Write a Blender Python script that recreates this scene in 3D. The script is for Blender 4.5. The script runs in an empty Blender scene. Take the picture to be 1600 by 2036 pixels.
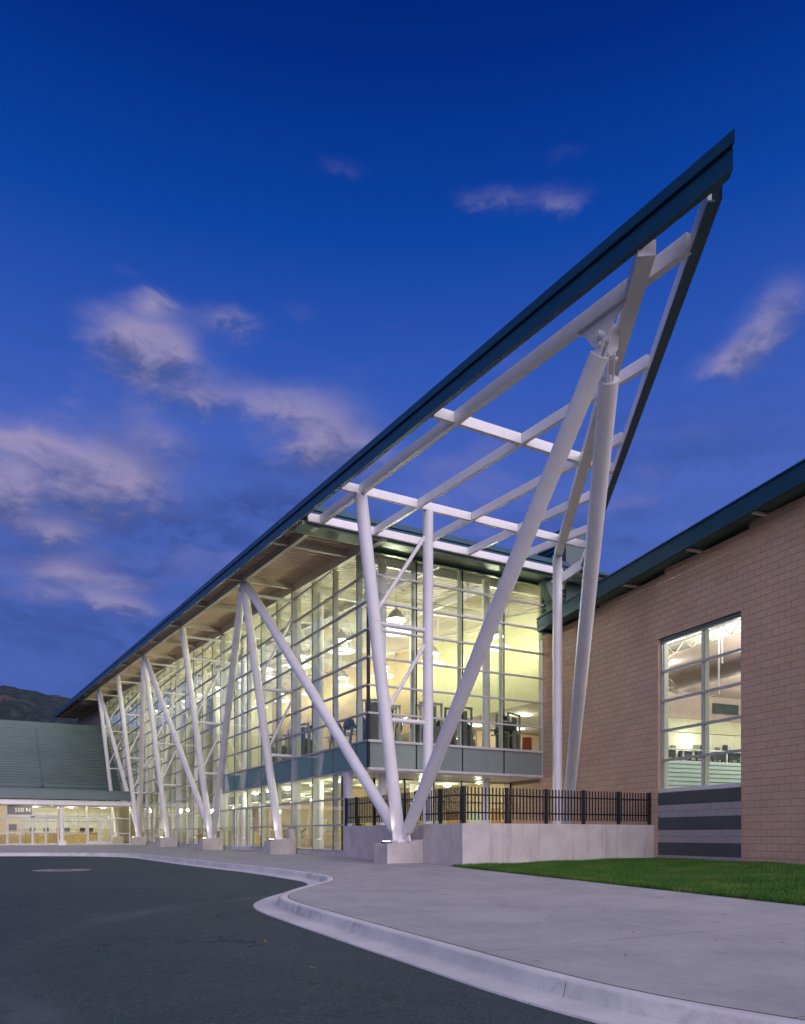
import bpy, math, random
import numpy as np
from mathutils import Vector, Matrix
random.seed(7); rng = np.random.default_rng(7)
SC = bpy.context.scene
COL = SC.collection
R = math.radians

# ------------------------------------------------------------------ camera
cam_d = bpy.data.cameras.new('camera'); cam = bpy.data.objects.new('camera', cam_d); COL.objects.link(cam)
cam.location = (-12.36, -24.764, .87); cam.rotation_euler = (R(90), 0, -math.atan2(.4864, .8737))
cam_d.sensor_fit = 'HORIZONTAL'; cam_d.sensor_width = 36; cam_d.lens = 36 * 1509 / 1600
cam_d.shift_y = (1659 - 1018) / 1600; cam_d.clip_end = 20000; cam_d.clip_start = .1
SC.camera = cam
# ------------------------------------------------------------------ render / view
SC.render.engine = 'CYCLES'
cy = SC.cycles
cy.use_denoising = True
cy.max_bounces = 7; cy.diffuse_bounces = 4; cy.glossy_bounces = 4; cy.transmission_bounces = 6; cy.transparent_max_bounces = 24
cy.sample_clamp_indirect = 6; cy.caustics_reflective = False; cy.caustics_refractive = False
SC.view_settings.view_transform = 'Standard'; SC.view_settings.look = 'None'
SC.view_settings.exposure = 0; SC.view_settings.gamma = 1
# ------------------------------------------------------------------ world: dusk sky with clouds
wd = bpy.data.worlds.new('World'); SC.world = wd; wd.use_nodes = True
WN = wd.node_tree; WN.nodes.clear()
class G:
    """tiny node-graph helper"""
    def __init__(s, tree): s.t = tree
    def n(s, ty, **kw):
        nd = s.t.nodes.new(ty)
        for k, v in kw.items():
            if k.startswith('i_'):
                key = k[2:]; key = int(key) if key.isdigit() else key.replace('_', ' ')
                s.put(nd.inputs[key], v)
            else: setattr(nd, k, v)
        return nd
    def put(s, sock, v):
        if isinstance(v, bpy.types.NodeSocket): s.t.links.new(v, sock)
        else: sock.default_value = v
    def m(s, op, a, b=0.0, c=0.0, clamp=False):
        nd = s.t.nodes.new('ShaderNodeMath'); nd.operation = op; nd.use_clamp = clamp
        for i, v in enumerate((a, b, c)): s.put(nd.inputs[i], v)
        return nd.outputs[0]
    def mix(s, f, a, b, bt='MIX'):
        nd = s.t.nodes.new('ShaderNodeMix'); nd.data_type = 'RGBA'; nd.blend_type = bt
        s.put(nd.inputs[0], f); s.put(nd.inputs[6], a); s.put(nd.inputs[7], b); return nd.outputs[2]
    def ramp(s, f, pts, interp='EASE'):
        nd = s.t.nodes.new('ShaderNodeValToRGB'); cr = nd.color_ramp; cr.interpolation = interp
        while len(cr.elements) < len(pts): cr.elements.new(.5)
        for e, (p, c) in zip(cr.elements, pts):
            e.position = p; e.color = (*c, 1) if len(c) == 3 else c
        s.put(nd.inputs[0], f); return nd.outputs[0]
    def mr(s, v, a, b, c=0.0, d=1.0, ty='SMOOTHSTEP'):
        nd = s.t.nodes.new('ShaderNodeMapRange'); nd.interpolation_type = ty
        for i, q in enumerate((v, a, b, c, d)): s.put(nd.inputs[i], q)
        return nd.outputs[0]
    def noise(s, vec, scale, detail=4, rough=.55, dist=0):
        nd = s.t.nodes.new('ShaderNodeTexNoise')
        if vec is not None: s.put(nd.inputs['Vector'], vec)
        nd.inputs['Scale'].default_value = scale; nd.inputs['Detail'].default_value = detail
        nd.inputs['Roughness'].default_value = rough; nd.inputs['Distortion'].default_value = dist
        return nd.outputs[0]
g = G(WN)
tc = g.n('ShaderNodeTexCoord').outputs['Generated']
sx = g.n('ShaderNodeSeparateXYZ', i_0=tc); X_, Y_, Z_ = sx.outputs
zc = g.m('MAXIMUM', Z_, 0.0)
base = g.ramp(zc, [(0, (.066, .118, .37)), (.16, (.066, .124, .43)), (.40, (.074, .138, .51)), (.52, (.028, .095, .455)),
                   (.62, (.004, .056, .36)), (.72, (.0006, .024, .215)), (.80, (.0004, .013, .14)), (1, (.0006, .014, .13))], 'LINEAR')
az = g.m('ARCTAN2', X_, Y_); el = g.m('ARCSINE', Z_)
av = g.n('ShaderNodeCombineXYZ', i_0=az, i_1=el, i_2=0.0).outputs[0]
def vm(op, a, b=None):
    nd = g.n('ShaderNodeVectorMath', operation=op); g.put(nd.inputs[0], a)
    if b is not None: g.put(nd.inputs[1], b)
    return nd.outputs[1] if op == 'DOT_PRODUCT' else nd.outputs[0]
wn = vm('MULTIPLY', av, (1.0, 2.0, 1.0))
n1 = g.noise(wn, 9.0, 6, .58, .25)
n2 = g.noise(vm('ADD', wn, (7.3, 1.9, 4.1)), 20.0, 8, .62, .35)
wofs = g.n('ShaderNodeCombineXYZ', i_0=g.m('MULTIPLY', g.m('SUBTRACT', n1, .5), .07), i_1=g.m('MULTIPLY', g.m('SUBTRACT', n2, .5), .035), i_2=0.0).outputs[0]
avw = vm('ADD', av, wofs)
azw, elw = g.n('ShaderNodeSeparateXYZ', i_0=avw).outputs[:2]
# individual clouds: azimuth and elevation in degrees, half sizes, weight
CL = [(10.3, 31.3, 3.5, 1.6, 1.15), (7.1, 23.4, 4.7, 2.1, 1.09), (22.9, 27.4, 4.3, 2.4, 0.8), (17.9, 29.5, 4.4, 1.0, 0.4), (36.3, 39.7, 2.3, 0.6, 0.52), (24.6, 41.1, 1.7, 0.5, 0.34), (41.3, 39.2, 2.0, 0.6, 0.52), (55.5, 31.8, 2.1, 1.5, 0.7), (41.6, 41.3, 1.4, 0.4, 0.26), (1.6, 21.2, 1.3, 1.6, 0.8), (5.5, 27.5, 1.3, 0.4, 0.3), (9.8, 27.7, 2.0, 0.8, 0.25), (4.8, 19.7, 1.9, 0.8, 0.72), (7.4, 16.1, 2.3, 0.7, 0.64), (3.9, 17.0, 1.9, 0.6, 0.56), (9.8, 15.5, 2.0, 0.6, 0.56), (52.1, 29.4, 1.8, 0.8, 0.48), (16.0, 33.6, 1.8, 0.6, 0.28), (10.8, 33.7, 1.4, 0.4, 0.22), (9.1, 35.0, 1.0, 0.3, 0.22), (25.3, 26.5, 3.0, 0.9, 0.3), (29.1, 34.0, 1.9, 0.4, 0.18), (47.4, 19.4, 3.1, 0.7, 0.15), (51.4, 26.1, 2.6, 0.7, 0.24), (2.4, 13.6, 1.8, 0.4, 0.2), (-12, 24, 7, 2.2, 0.6), (-25, 30, 8, 2.5, 0.5), (-40, 20, 9, 2, 0.8), (75, 30, 8, 2.5, 0.5), (95, 24, 9, 2.5, 0.6), (130, 30, 9, 3, 0.5), (170, 22, 12, 2.5, 0.6), (-150, 32, 9, 3, 0.5), (-110, 24, 10, 2.5, 0.6), (-75, 34, 9, 3, 0.5), (3.0, 24.9, 1.8, 0.6, 0.5), (5.8, 17.8, 1.8, 0.6, 0.55), (9.1, 17.3, 2.0, 0.5, 0.5), (3.0, 15.6, 1.8, 0.6, 0.5), (11.8, 26.5, 2.4, 0.7, 0.4), (13.9, 28.8, 2.1, 0.6, 0.45), (16.8, 33.4, 2.0, 0.6, 0.38), (21.6, 34.4, 1.7, 0.5, 0.28), (10.8, 33.9, 1.7, 0.5, 0.32), (36.7, 31.7, 3.4, 0.6, 0.3), (53.4, 30.1, 2.2, 0.9, 0.45), (46.8, 26.5, 3.1, 0.7, 0.3), (32.9, 25.7, 3.4, 0.6, 0.3)]
tot = hgt = None
for a, e, ra, re, wgt in CL:
    q = vm('MULTIPLY', vm('SUBTRACT', avw, (R(a), R(e), 0)), (1 / R(ra * 1.12), 1 / R(re * 1.2), 0))
    b = g.m('MULTIPLY', g.m('EXPONENT', g.m('MULTIPLY', vm('DOT_PRODUCT', q, q), -.8)), wgt)
    v = g.m('MULTIPLY', b, g.n('ShaderNodeSeparateXYZ', i_0=q).outputs[1])
    tot = b if tot is None else g.m('ADD', tot, b); hgt = v if hgt is None else g.m('ADD', hgt, v)
cl = g.mr(g.m('ADD', g.m('MULTIPLY', tot, .95), g.m('MULTIPLY', g.m('SUBTRACT', g.m('ADD', g.m('MULTIPLY', n1, .5), g.m('MULTIPLY', n2, .5)), .5), .95)), .06, .98)
cl = g.m('MULTIPLY', cl, g.mr(tot, .02, .85, 0.0, 1.0, 'LINEAR'))
lit = g.mr(g.m('ADD', g.m('DIVIDE', hgt, g.m('ADD', tot, .05)), g.m('MULTIPLY', g.m('SUBTRACT', n2, .5), 2.2)), -.85, .55)
# thin streaks and darker low banks over the whole sky
wv2 = g.n('ShaderNodeCombineXYZ', i_0=g.m('MULTIPLY', az, 2.0), i_1=g.m('MULTIPLY', el, 7.0), i_2=4.7).outputs[0]
n3 = g.noise(wv2, 2.0, 5, .55, .4)
band = g.m('MULTIPLY', g.mr(el, R(4), R(14)), g.mr(el, R(36), R(22)))
dk_ = 0.0
for a, e, ra, re, wgt in [(11.5, 21.2, 9.0, 1.6, .9), (20.0, 22.6, 6.0, 1.9, 1.0), (2.0, 14.5, 8.0, 1.5, .7), (8.0, 18.2, 8.0, 1.3, .8), (22.0, 19.5, 7.0, 1.5, .6), (50.0, 25.5, 9.0, 2.2, .45), (-3.0, 19.0, 5.0, 1.5, .6), (42.0, 22.0, 8.0, 1.3, .5)]:
    du = g.m('DIVIDE', g.m('SUBTRACT', azw, R(a)), R(ra)); dv = g.m('DIVIDE', g.m('SUBTRACT', elw, R(e)), R(re))
    b = g.m('MULTIPLY', g.m('EXPONENT', g.m('MULTIPLY', g.m('ADD', g.m('MULTIPLY', du, du), g.m('MULTIPLY', dv, dv)), -.8)), wgt)
    dk_ = b if isinstance(dk_, float) else g.m('MAXIMUM', dk_, b)
dark = g.m('MAXIMUM', g.m('MULTIPLY', dk_, g.mr(n2, .35, .62, .35, 1.15)), g.m('MULTIPLY', g.m('MULTIPLY', g.mr(n3, .50, .68), band), .8))
wisp = g.m('MULTIPLY', g.mr(n3, .46, .30), g.m('MULTIPLY', band, .34))
col = g.mix(g.m('MULTIPLY', dark, .60, clamp=True), base, (.024, .048, .19, 1))
col = g.mix(wisp, col, (.20, .20, .48, 1))
col = g.mix(g.m('MULTIPLY', cl, .88, clamp=True), col, g.mix(lit, (.085, .110, .29, 1), (.33, .285, .48, 1)))
# afterglow of the set sun, behind the camera
wv = Vector((.02, -.96, .20)).normalized()
dt = g.m('ADD', g.m('ADD', g.m('MULTIPLY', X_, wv.x), g.m('MULTIPLY', Y_, wv.y)), g.m('MULTIPLY', Z_, wv.z))
glow = g.m('POWER', g.mr(dt, -.25, 1.0), 1.9)
col = g.mix(glow, col, (1.98, 1.80, 2.20, 1))
col = g.mix(g.mr(Z_, -.02, .0, 1.0, 0.0), col, (.05, .06, .10, 1))
bg = g.n('ShaderNodeBackground', i_0=col, i_1=1.0)
WN.links.new(bg.outputs[0], g.n('ShaderNodeOutputWorld').inputs[0])
# soft afterglow light (sun just set behind the camera)
sd = bpy.data.lights.new('sun', 'SUN'); so = bpy.data.objects.new('sun', sd); COL.objects.link(so)
sd.energy = .45; sd.angle = R(50); sd.color = (1.0, .84, .86)
so.rotation_euler = Vector((.10, -.95, .42)).to_track_quat('Z', 'Y').to_euler()

# ------------------------------------------------------------------ materials
def newmat(name):
    m = bpy.data.materials.new(name); m.use_nodes = True; m.node_tree.nodes.clear(); return m, G(m.node_tree)
def fin(g, sh): g.t.links.new(sh, g.n('ShaderNodeOutputMaterial').inputs[0])
def pos(g): return g.n('ShaderNodeNewGeometry').outputs['Position']
def pmat(name, c, rough=.5, metal=0.0, var=.08, nscale=3.0, fine=0.0, fscale=60, bump=0.0, bscale=40, spec=.5, c2=None, stain=0.0, coat=0.0):
    m, g = newmat(name)
    p = pos(g)
    n = g.noise(p, nscale, 5, .6)
    a = tuple(min(1, x * (1 - var)) for x in c); b = tuple(min(1, x * (1 + var)) for x in (c2 or c))
    col = g.mix(g.mr(n, .3, .7), (*a, 1), (*b, 1))
    if fine:
        f = g.noise(p, fscale, 2, .6)
        col = g.mix(1.0, col, g.mix(f, (1 - fine,) * 3 + (1,), (1 + fine,) * 3 + (1,)), 'MULTIPLY')
    if stain:
        mp = g.n('ShaderNodeVectorMath', operation='MULTIPLY', i_0=p, i_1=(1.5, 1.5, .25)).outputs[0]
        s = g.noise(mp, 2.2, 6, .65)
        col = g.mix(g.mr(s, .50, .75, 0, stain), col, tuple(x * .45 for x in c) + (1,))
    bs = g.n('ShaderNodeBsdfPrincipled', i_Base_Color=col, i_Metallic=metal)
    r = g.mr(g.noise(p, nscale * 4, 3), .2, .8, max(0.02, rough - .07), min(1, rough + .07))
    g.put(bs.inputs['Roughness'], r); bs.inputs['Specular IOR Level'].default_value = spec
    if coat: bs.inputs['Coat Weight'].default_value = coat; bs.inputs['Coat Roughness'].default_value = .05
    if bump:
        bp = g.n('ShaderNodeBump', i_Strength=bump, i_Distance=.01, i_Height=g.noise(p, bscale, 4, .65))
        g.put(bs.inputs['Normal'], bp.outputs[0])
    fin(g, bs.outputs[0]); return m
def emat(name, c, s):
    m, g = newmat(name); e = g.n('ShaderNodeEmission', i_0=(*c, 1), i_1=s); fin(g, e.outputs[0]); return m
def gmat(name, tint, ior=1.5, extra=0.0):
    m, g = newmat(name)
    fc = g.n('ShaderNodeLayerWeight', i_Blend=.5).outputs['Facing']
    r0 = ((ior - 1) / (ior + 1)) ** 2
    fac = g.m('ADD', g.m('MULTIPLY', g.m('POWER', fc, 5.0), 1 - r0), r0 + extra, clamp=True)
    nb = g.n('ShaderNodeBump', i_Strength=.06, i_Distance=.02, i_Height=g.noise(pos(g), .9, 1))
    gl = g.n('ShaderNodeBsdfGlossy', i_Roughness=.0); gl.inputs['Color'].default_value = (.95, .97, 1, 1); g.put(gl.inputs['Normal'], nb.outputs[0])
    tr = g.n('ShaderNodeBsdfTransparent', i_Color=(*tint, 1))
    mx = g.n('ShaderNodeMixShader', i_0=fac, i_1=tr.outputs[0], i_2=gl.outputs[0]); fin(g, mx.outputs[0]); return m
M = {}
M['white'] = pmat('white_paint', (.80, .78, .78), .40, var=.05, nscale=1.2, fine=.04, fscale=25, stain=.10)
M['white2'] = pmat('white_frame_paint', (.66, .65, .66), .38, var=.04)
M['alu'] = pmat('aluminium_mullion', (.42, .42, .46), .38, metal=.35, var=.05)
M['inner'] = pmat('inner_mullion_paint', (.66, .68, .58), .5, var=.04)
M['black'] = pmat('black_joint', (.012, .012, .014), .45)
M['fascia'] = pmat('blue_green_metal', (.013, .068, .108), .36, metal=.2, var=.10, nscale=.8, spec=.4)
M['greenroof'] = pmat('green_ribbed_roof_metal', (.080, .120, .120), .45, metal=.2, var=.10, nscale=.5)
M['trimgreen'] = pmat('green_trim_metal', (.10, .16, .13), .4, metal=.3)
M['deck'] = pmat('metal_deck_paint', (.74, .68, .57), .55, var=.05)
M['conc'] = pmat('cast_concrete', (.54, .495, .475), .82, var=.10, nscale=1.6, fine=.16, fscale=40, bump=.35, bscale=50, stain=.40)
m, g = newmat('sidewalk_concrete'); p = pos(g)
st = g.n('ShaderNodeVectorMath', operation='MULTIPLY', i_0=p, i_1=(1.0, .35, 1.0)).outputs[0]
c = g.mix(g.mr(g.noise(p, .9, 6, .62), .3, .7), (.285, .285, .292, 1), (.365, .362, .365, 1))
c = g.mix(g.mr(g.noise(st, 7, 4, .65), .35, .7, 0, .35), c, (.41, .405, .40, 1))
c = g.mix(g.mr(g.noise(p, 2.6, 5, .7, .8), .56, .74, 0, .38), c, (.17, .165, .165, 1))
c = g.mix(1.0, c, g.mix(g.noise(p, 42, 3, .7), (.80, .80, .80, 1), (1.18, 1.18, 1.18, 1)), 'MULTIPLY')
c = g.mix(g.mr(g.noise(p, 6.5, 1), .765, .79, 0, .7), c, (.08, .075, .07, 1))
bs = g.n('ShaderNodeBsdfPrincipled', i_Base_Color=c, i_Roughness=.82); bs.inputs['Specular IOR Level'].default_value = .3
bp = g.n('ShaderNodeBump', i_Strength=.25, i_Distance=.006, i_Height=g.noise(p, 60, 4, .7)); g.put(bs.inputs['Normal'], bp.outputs[0])
fin(g, bs.outputs[0]); M['slab'] = m
M['joint'] = pmat('joint_filler', (.055, .042, .028), .9)
M['glass'] = gmat('clear_glass', (.955, .98, .95), 1.36, .0)
M['gglass'] = gmat('window_glass', (.95, .98, .96), 1.36, .0)
M['span'] = pmat('spandrel_glass', (.085, .22, .25), .05, var=.05, spec=.8, coat=1.0)
M['span2'] = pmat('spandrel_glass_sky_sheen', (.26, .33, .31), .05, var=.05, spec=.8, coat=1.0)  # paler copy of span, reflected sky glow put into the base colour
M['bar'] = pmat('black_iron', (.010, .010, .012), .45, var=.1)
M['floor'] = pmat('interior_floor', (.28, .23, .17), .45, var=.1)
M['cream'] = pmat('cream_wall', (.72, .68, .50), .7, var=.03)
M['olive'] = pmat('olive_wall', (.62, .60, .40), .7, var=.04)
M['ceil'] = pmat('ceiling_tile', (.66, .63, .54), .8, var=.03)
M['tanwall'] = None
M['dome'] = pmat('lamp_dome', (.55, .55, .52), .35, metal=.2)
M['lamp'] = emat('lamp_glow', (1, .97, .84), 9.0)
M['ring'] = emat('lamp_ring_glow', (1, .98, .90), 1.6)
M['tubeL'] = emat('fluorescent_panel', (1, .98, .88), 5.0)
M['up'] = emat('uplight_lens', (1, .86, .70), 9.0)
M['wood'] = pmat('desk_wood', (.42, .22, .08), .45, var=.15)
M['tancab'] = pmat('desk_front', (.62, .47, .20), .5, var=.08)
M['dark'] = pmat('dark_equipment', (.03, .045, .042), .4)
M['steel'] = pmat('grey_equipment_steel', (.30, .32, .31), .4, metal=.4)
M['red'] = pmat('red_vinyl', (.42, .07, .04), .45)
M['teal'] = pmat('teal_panel', (.44, .54, .55), .5, var=.05)
M['shroud'] = pmat('machine_shroud', (.14, .16, .14), .45)
M['duct'] = pmat('painted_duct', (.42, .32, .28), .45, metal=.2, var=.06)
M['leaf'] = pmat('plant_leaf', (.05, .12, .035), .5, var=.3)
M['pot'] = pmat('clay_pot', (.22, .12, .08), .7)
M['signgrey'] = pmat('sign_panel', (.09, .085, .08), .5)
M['letter'] = pmat('white_letters', (.9, .9, .88), .5)
M['screen'] = pmat('screen', (.05, .05, .06), .3)
M['paper'] = pmat('white_papers', (.8, .8, .78), .6)
M['mortar'] = pmat('mortar', (.17, .125, .10), .9, var=.08)
def blockmat(name, c, dark=0.0, along=(.1235, .9923)):
    m, g = newmat(name); p = pos(g)
    s = g.n('ShaderNodeSeparateXYZ', i_0=p).outputs
    t = g.m('ADD', g.m('MULTIPLY', s[0], along[0]), g.m('MULTIPLY', s[1], along[1]))
    row = g.m('FLOOR', g.m('DIVIDE', s[2], .2032))
    off = g.m('MULTIPLY', g.m('MODULO', row, 2.0), .2032)
    tt = g.m('SUBTRACT', t, 8.085 * .1235 * 1.0)
    cidx = g.m('FLOOR', g.m('DIVIDE', g.m('ADD', tt, g.m('ADD', off, 40.64)), .4064))
    wn = g.n('ShaderNodeTexWhiteNoise', noise_dimensions='2D', i_0=g.n('ShaderNodeCombineXYZ', i_0=cidx, i_1=row, i_2=0.0).outputs[0]).outputs[0]
    v = g.mr(wn, 0, 1, .955, 1.04, 'LINEAR')
    big = g.mr(g.noise(p, .45, 4, .6), .3, .7, .94, 1.06)
    fine = g.mr(g.noise(p, 38, 4, .7), .2, .8, .82, 1.16)
    v = g.m('MULTIPLY', v, g.m('MULTIPLY', big, fine))
    hue = g.mix(g.mr(g.noise(p, 1.7, 3), .35, .65), (*c, 1), (c[0] * 1.05, c[1] * .97, c[2] * .93, 1))
    col = g.mix(1.0, hue, g.n('ShaderNodeCombineXYZ', i_0=v, i_1=v, i_2=v).outputs[0], 'MULTIPLY')
    # splash dirt just above the lawn and a little efflorescence
    dirt = g.m('MULTIPLY', g.mr(s[2], .45, .0), g.mr(g.noise(p, 5, 5, .7), .4, .7))
    col = g.mix(g.m('MULTIPLY', dirt, .35), col, (.16, .10, .06, 1))
    bs = g.n('ShaderNodeBsdfPrincipled', i_Base_Color=col, i_Roughness=.9); bs.inputs['Specular IOR Level'].default_value = .25
    bp = g.n('ShaderNodeBump', i_Strength=.5, i_Distance=.006, i_Height=g.noise(p, 90, 4, .7)); g.put(bs.inputs['Normal'], bp.outputs[0])
    fin(g, bs.outputs[0]); return m
M['block'] = blockmat('tan_block', (.56, .405, .30))
M['blockD'] = blockmat('dark_grey_block', (.085, .100, .108))
M['blockL'] = blockmat('light_grey_block', (.37, .36, .38))
M['farblock'] = blockmat('far_block_wall', (.40, .32, .27), along=(0, 1))
M['tanwall'] = blockmat('interior_tan_block', (.58, .46, .30), along=(1, 0))
# asphalt
m, g = newmat('asphalt'); p = pos(g)
n = g.noise(p, .35, 6, .6, .4); n2_ = g.noise(p, 55, 3, .7); n3_ = g.noise(p, 3.5, 5, .6)
c = g.mix(g.mr(n, .3, .72), (.021, .043, .048, 1), (.036, .062, .066, 1))
c = g.mix(g.mr(n3_, .35, .7, 0, .5), c, (.055, .068, .072, 1)); c = g.mix(g.mr(g.noise(p, 17, 5, .8), .38, .70, 0, .75), c, (.010, .019, .022, 1))
c = g.mix(g.mr(n2_, .52, .75, 0, .75), c, (.17, .18, .175, 1))
sp = g.noise(p, 26, 1); c = g.mix(g.mr(sp, .745, .775, 0, .8), c, (.24, .23, .2, 1))
# faint arc left by tyres
px_ = g.n('ShaderNodeSeparateXYZ', i_0=p).outputs
rr = g.m('SQRT', g.m('ADD', g.m('POWER', g.m('SUBTRACT', px_[0], -6.0), 2.0), g.m('POWER', g.m('SUBTRACT', px_[1], -17.2), 2.0)))
arc = g.m('MULTIPLY', g.mr(g.m('ABSOLUTE', g.m('SUBTRACT', rr, g.m('ADD', 5.9, g.m('MULTIPLY', n3_, .5)))), .38, .02), g.mr(n, .4, .7, .2, 1))
c = g.mix(g.m('MULTIPLY', arc, .45), c, (.12, .125, .14, 1))
vo = g.n('ShaderNodeTexVoronoi', feature='DISTANCE_TO_EDGE'); g.put(vo.inputs['Vector'], g.n('ShaderNodeVectorMath', operation='ADD', i_0=p, i_1=g.n('ShaderNodeVectorMath', operation='SCALE', i_0=g.n('ShaderNodeTexNoise', i_Scale=1.2, i_Detail=4.0, i_Vector=p).outputs[1], i_Scale=1.6).outputs[0]).outputs[0]); vo.inputs['Scale'].default_value = .22
c = g.mix(g.m('MULTIPLY', g.mr(vo.outputs[0], .006, .0015), g.mr(g.noise(p, .25, 2), .50, .62, 0, .8)), c, (.008, .010, .011, 1))
c = g.mix(g.mr(g.noise(p, .8, 3, .5, .6), .60, .72, 0, .22), c, (.013, .020, .023, 1))
bs = g.n('ShaderNodeBsdfPrincipled', i_Base_Color=c, i_Roughness=.78); bs.inputs['Specular IOR Level'].default_value = .35
bp = g.n('ShaderNodeBump', i_Strength=.9, i_Distance=.008, i_Height=g.noise(p, 70, 3, .8)); g.put(bs.inputs['Normal'], bp.outputs[0])
fin(g, bs.outputs[0]); M['asphalt'] = m
# kerb concrete with dirt streaks
m, g = newmat('kerb_concrete'); p = pos(g)
n = g.noise(p, 1.2, 5, .6); c = g.mix(g.mr(n, .3, .7), (.46, .46, .46, 1), (.58, .575, .57, 1))
d = g.noise(p, 4.5, 6, .72, .8); d2 = g.noise(p, .8, 3)
nz = g.n('ShaderNodeSeparateXYZ', i_0=g.n('ShaderNodeNewGeometry').outputs['Normal']).outputs[2]
up = g.mr(g.m('ABSOLUTE', g.m('SUBTRACT', nz, .45)), .55, .05)
c = g.mix(g.m('MULTIPLY', g.m('MULTIPLY', up, g.mr(d, .42, .66)), g.mr(d2, .35, .65, .1, .6)), c, (.20, .20, .205, 1))
c = g.mix(1.0, c, g.mix(g.noise(p, 80, 2), (.85, .85, .85, 1), (1.12, 1.12, 1.12, 1)), 'MULTIPLY')
bs = g.n('ShaderNodeBsdfPrincipled', i_Base_Color=c, i_Roughness=.85); bs.inputs['Specular IOR Level'].default_value = .3
fin(g, bs.outputs[0]); M['kerb'] = m
# grass
m, g = newmat('grass_blades'); p = pos(g)
n = g.noise(p, .9, 5, .65); n2_ = g.noise(p, 14, 2)
c = g.mix(g.mr(n, .40, .70), (.042, .142, .017, 1), (.115, .20, .033, 1)); c = g.mix(g.mr(n2_, .4, .7, 0, .5), c, (.05, .12, .018, 1))
c = g.mix(g.mr(g.noise(p, .55, 4, .6), .60, .74, 0, .55), c, (.17, .15, .05, 1))
bs = g.n('ShaderNodeBsdfPrincipled', i_Base_Color=c, i_Roughness=.6); bs.inputs['Specular IOR Level'].default_value = .25
fin(g, bs.outputs[0]); M['grass'] = m
M['soil'] = pmat('lawn_soil', (.035, .055, .012), .95, var=.3, nscale=6)
M['farground'] = pmat('far_ground', (.05, .06, .035), .95, var=.3, nscale=.02)
# hills
m, g = newmat('hill_brush'); p = pos(g)
n = g.noise(p, .005, 8, .62, .5); n2_ = g.noise(p, .045, 6, .7)
c = g.mix(g.mr(n2_, .42, .62), (.004, .014, .018, 1), (.018, .034, .032, 1))
c = g.mix(g.m('MULTIPLY', g.mr(n, .57, .66), g.mr(n2_, .35, .6)), c, (.09, .06, .05, 1))
bs = g.n('ShaderNodeBsdfPrincipled', i_Base_Color=c, i_Roughness=.95); fin(g, bs.outputs[0]); M['hill'] = m

# ------------------------------------------------------------------ mesh helpers
class MB:
    def __init__(s): s.v = []; s.f = []; s.smooth = []
    def add(s, vs, fs, sm=False):
        o = len(s.v); s.v += [tuple(v) for v in vs]
        for f in fs: s.f.append(tuple(i + o for i in f)); s.smooth.append(sm)
        return s
    def box(s, x0, x1, y0, y1, z0, z1):
        return s.add([(x0, y0, z0), (x1, y0, z0), (x1, y1, z0), (x0, y1, z0), (x0, y0, z1), (x1, y0, z1), (x1, y1, z1), (x0, y1, z1)],
                     [(0, 3, 2, 1), (4, 5, 6, 7), (0, 1, 5, 4), (1, 2, 6, 5), (2, 3, 7, 6), (3, 0, 4, 7)])
    def hexa(s, p):   # 8 points: bottom loop 4, top loop 4
        return s.add(p, [(0, 3, 2, 1), (4, 5, 6, 7), (0, 1, 5, 4), (1, 2, 6, 5), (2, 3, 7, 6), (3, 0, 4, 7)])
    def beam(s, p, q, w, d, up=(0, 0, 1), lift=0.0):
        """box section from p to q: width w across, depth d upward, bottom on the line"""
        p = Vector(p); q = Vector(q); a = (q - p).normalized(); sd = a.cross(Vector(up)).normalized() * (w / 2); u = sd.cross(a).normalized()
        b0 = u * lift; b1 = u * (lift + d)
        return s.hexa([p - sd + b0, q - sd + b0, q + sd + b0, p + sd + b0, p - sd + b1, q - sd + b1, q + sd + b1, p + sd + b1])
    def tube(s, p, q, r, n=20, r2=None, cap=True):
        p = Vector(p); q = Vector(q); a = (q - p).normalized(); r2 = r if r2 is None else r2
        u = a.orthogonal().normalized(); v = a.cross(u); o = len(s.v)
        for c_, rr_ in ((p, r), (q, r2)):
            for i in range(n):
                t = 2 * math.pi * i / n; s.v.append(tuple(c_ + (u * math.cos(t) + v * math.sin(t)) * rr_))
        for i in range(n):
            j = (i + 1) % n; s.f.append((o + i, o + j, o + n + j, o + n + i)); s.smooth.append(True)
        if cap:
            k = len(s.v); s.v += s.v[o:o + 2 * n]     # own vertices, so that the rims stay crisp
            s.f.append(tuple(k + i for i in reversed(range(n)))); s.f.append(tuple(k + n + i for i in range(n))); s.smooth += [False, False]
        return s
    def lathe(s, c, prof, n=24):
        o = len(s.v); c = Vector(c)
        for r_, z_ in prof:
            for i in range(n):
                t = 2 * math.pi * i / n; s.v.append((c.x + r_ * math.cos(t), c.y + r_ * math.sin(t), c.z + z_))
        for k in range(len(prof) - 1):
            for i in range(n):
                j = (i + 1) % n; s.f.append((o + k * n + i, o + k * n + j, o + (k + 1) * n + j, o + (k + 1) * n + i)); s.smooth.append(True)
        return s
    def prism(s, poly, axis, a, b):
        """extrude polygon (2-tuples) along axis 'x','y','z' from a to b"""
        def P(u, v, w): return {'x': (w, u, v), 'y': (u, w, v), 'z': (u, v, w)}[axis]
        n = len(poly); vs = [P(*p, a) for p in poly] + [P(*p, b) for p in poly]
        fs = [tuple(range(n)), tuple(n + i for i in reversed(range(n)))] + [(i, n + i, n + (i + 1) % n, (i + 1) % n) for i in range(n)]
        return s.add(vs, fs)
    def mesh(s, name, off=(0, 0, 0)):
        me = bpy.data.meshes.new(name)
        me.from_pydata([(v[0] - off[0], v[1] - off[1], v[2] - off[2]) for v in s.v], [], s.f)
        me.polygons.foreach_set('use_smooth', s.smooth); me.update(); return me
WL = {}   # world offset of every parent
def link(o, parent=None):
    COL.objects.link(o)
    if parent is not None: o.parent = parent
    return o
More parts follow.
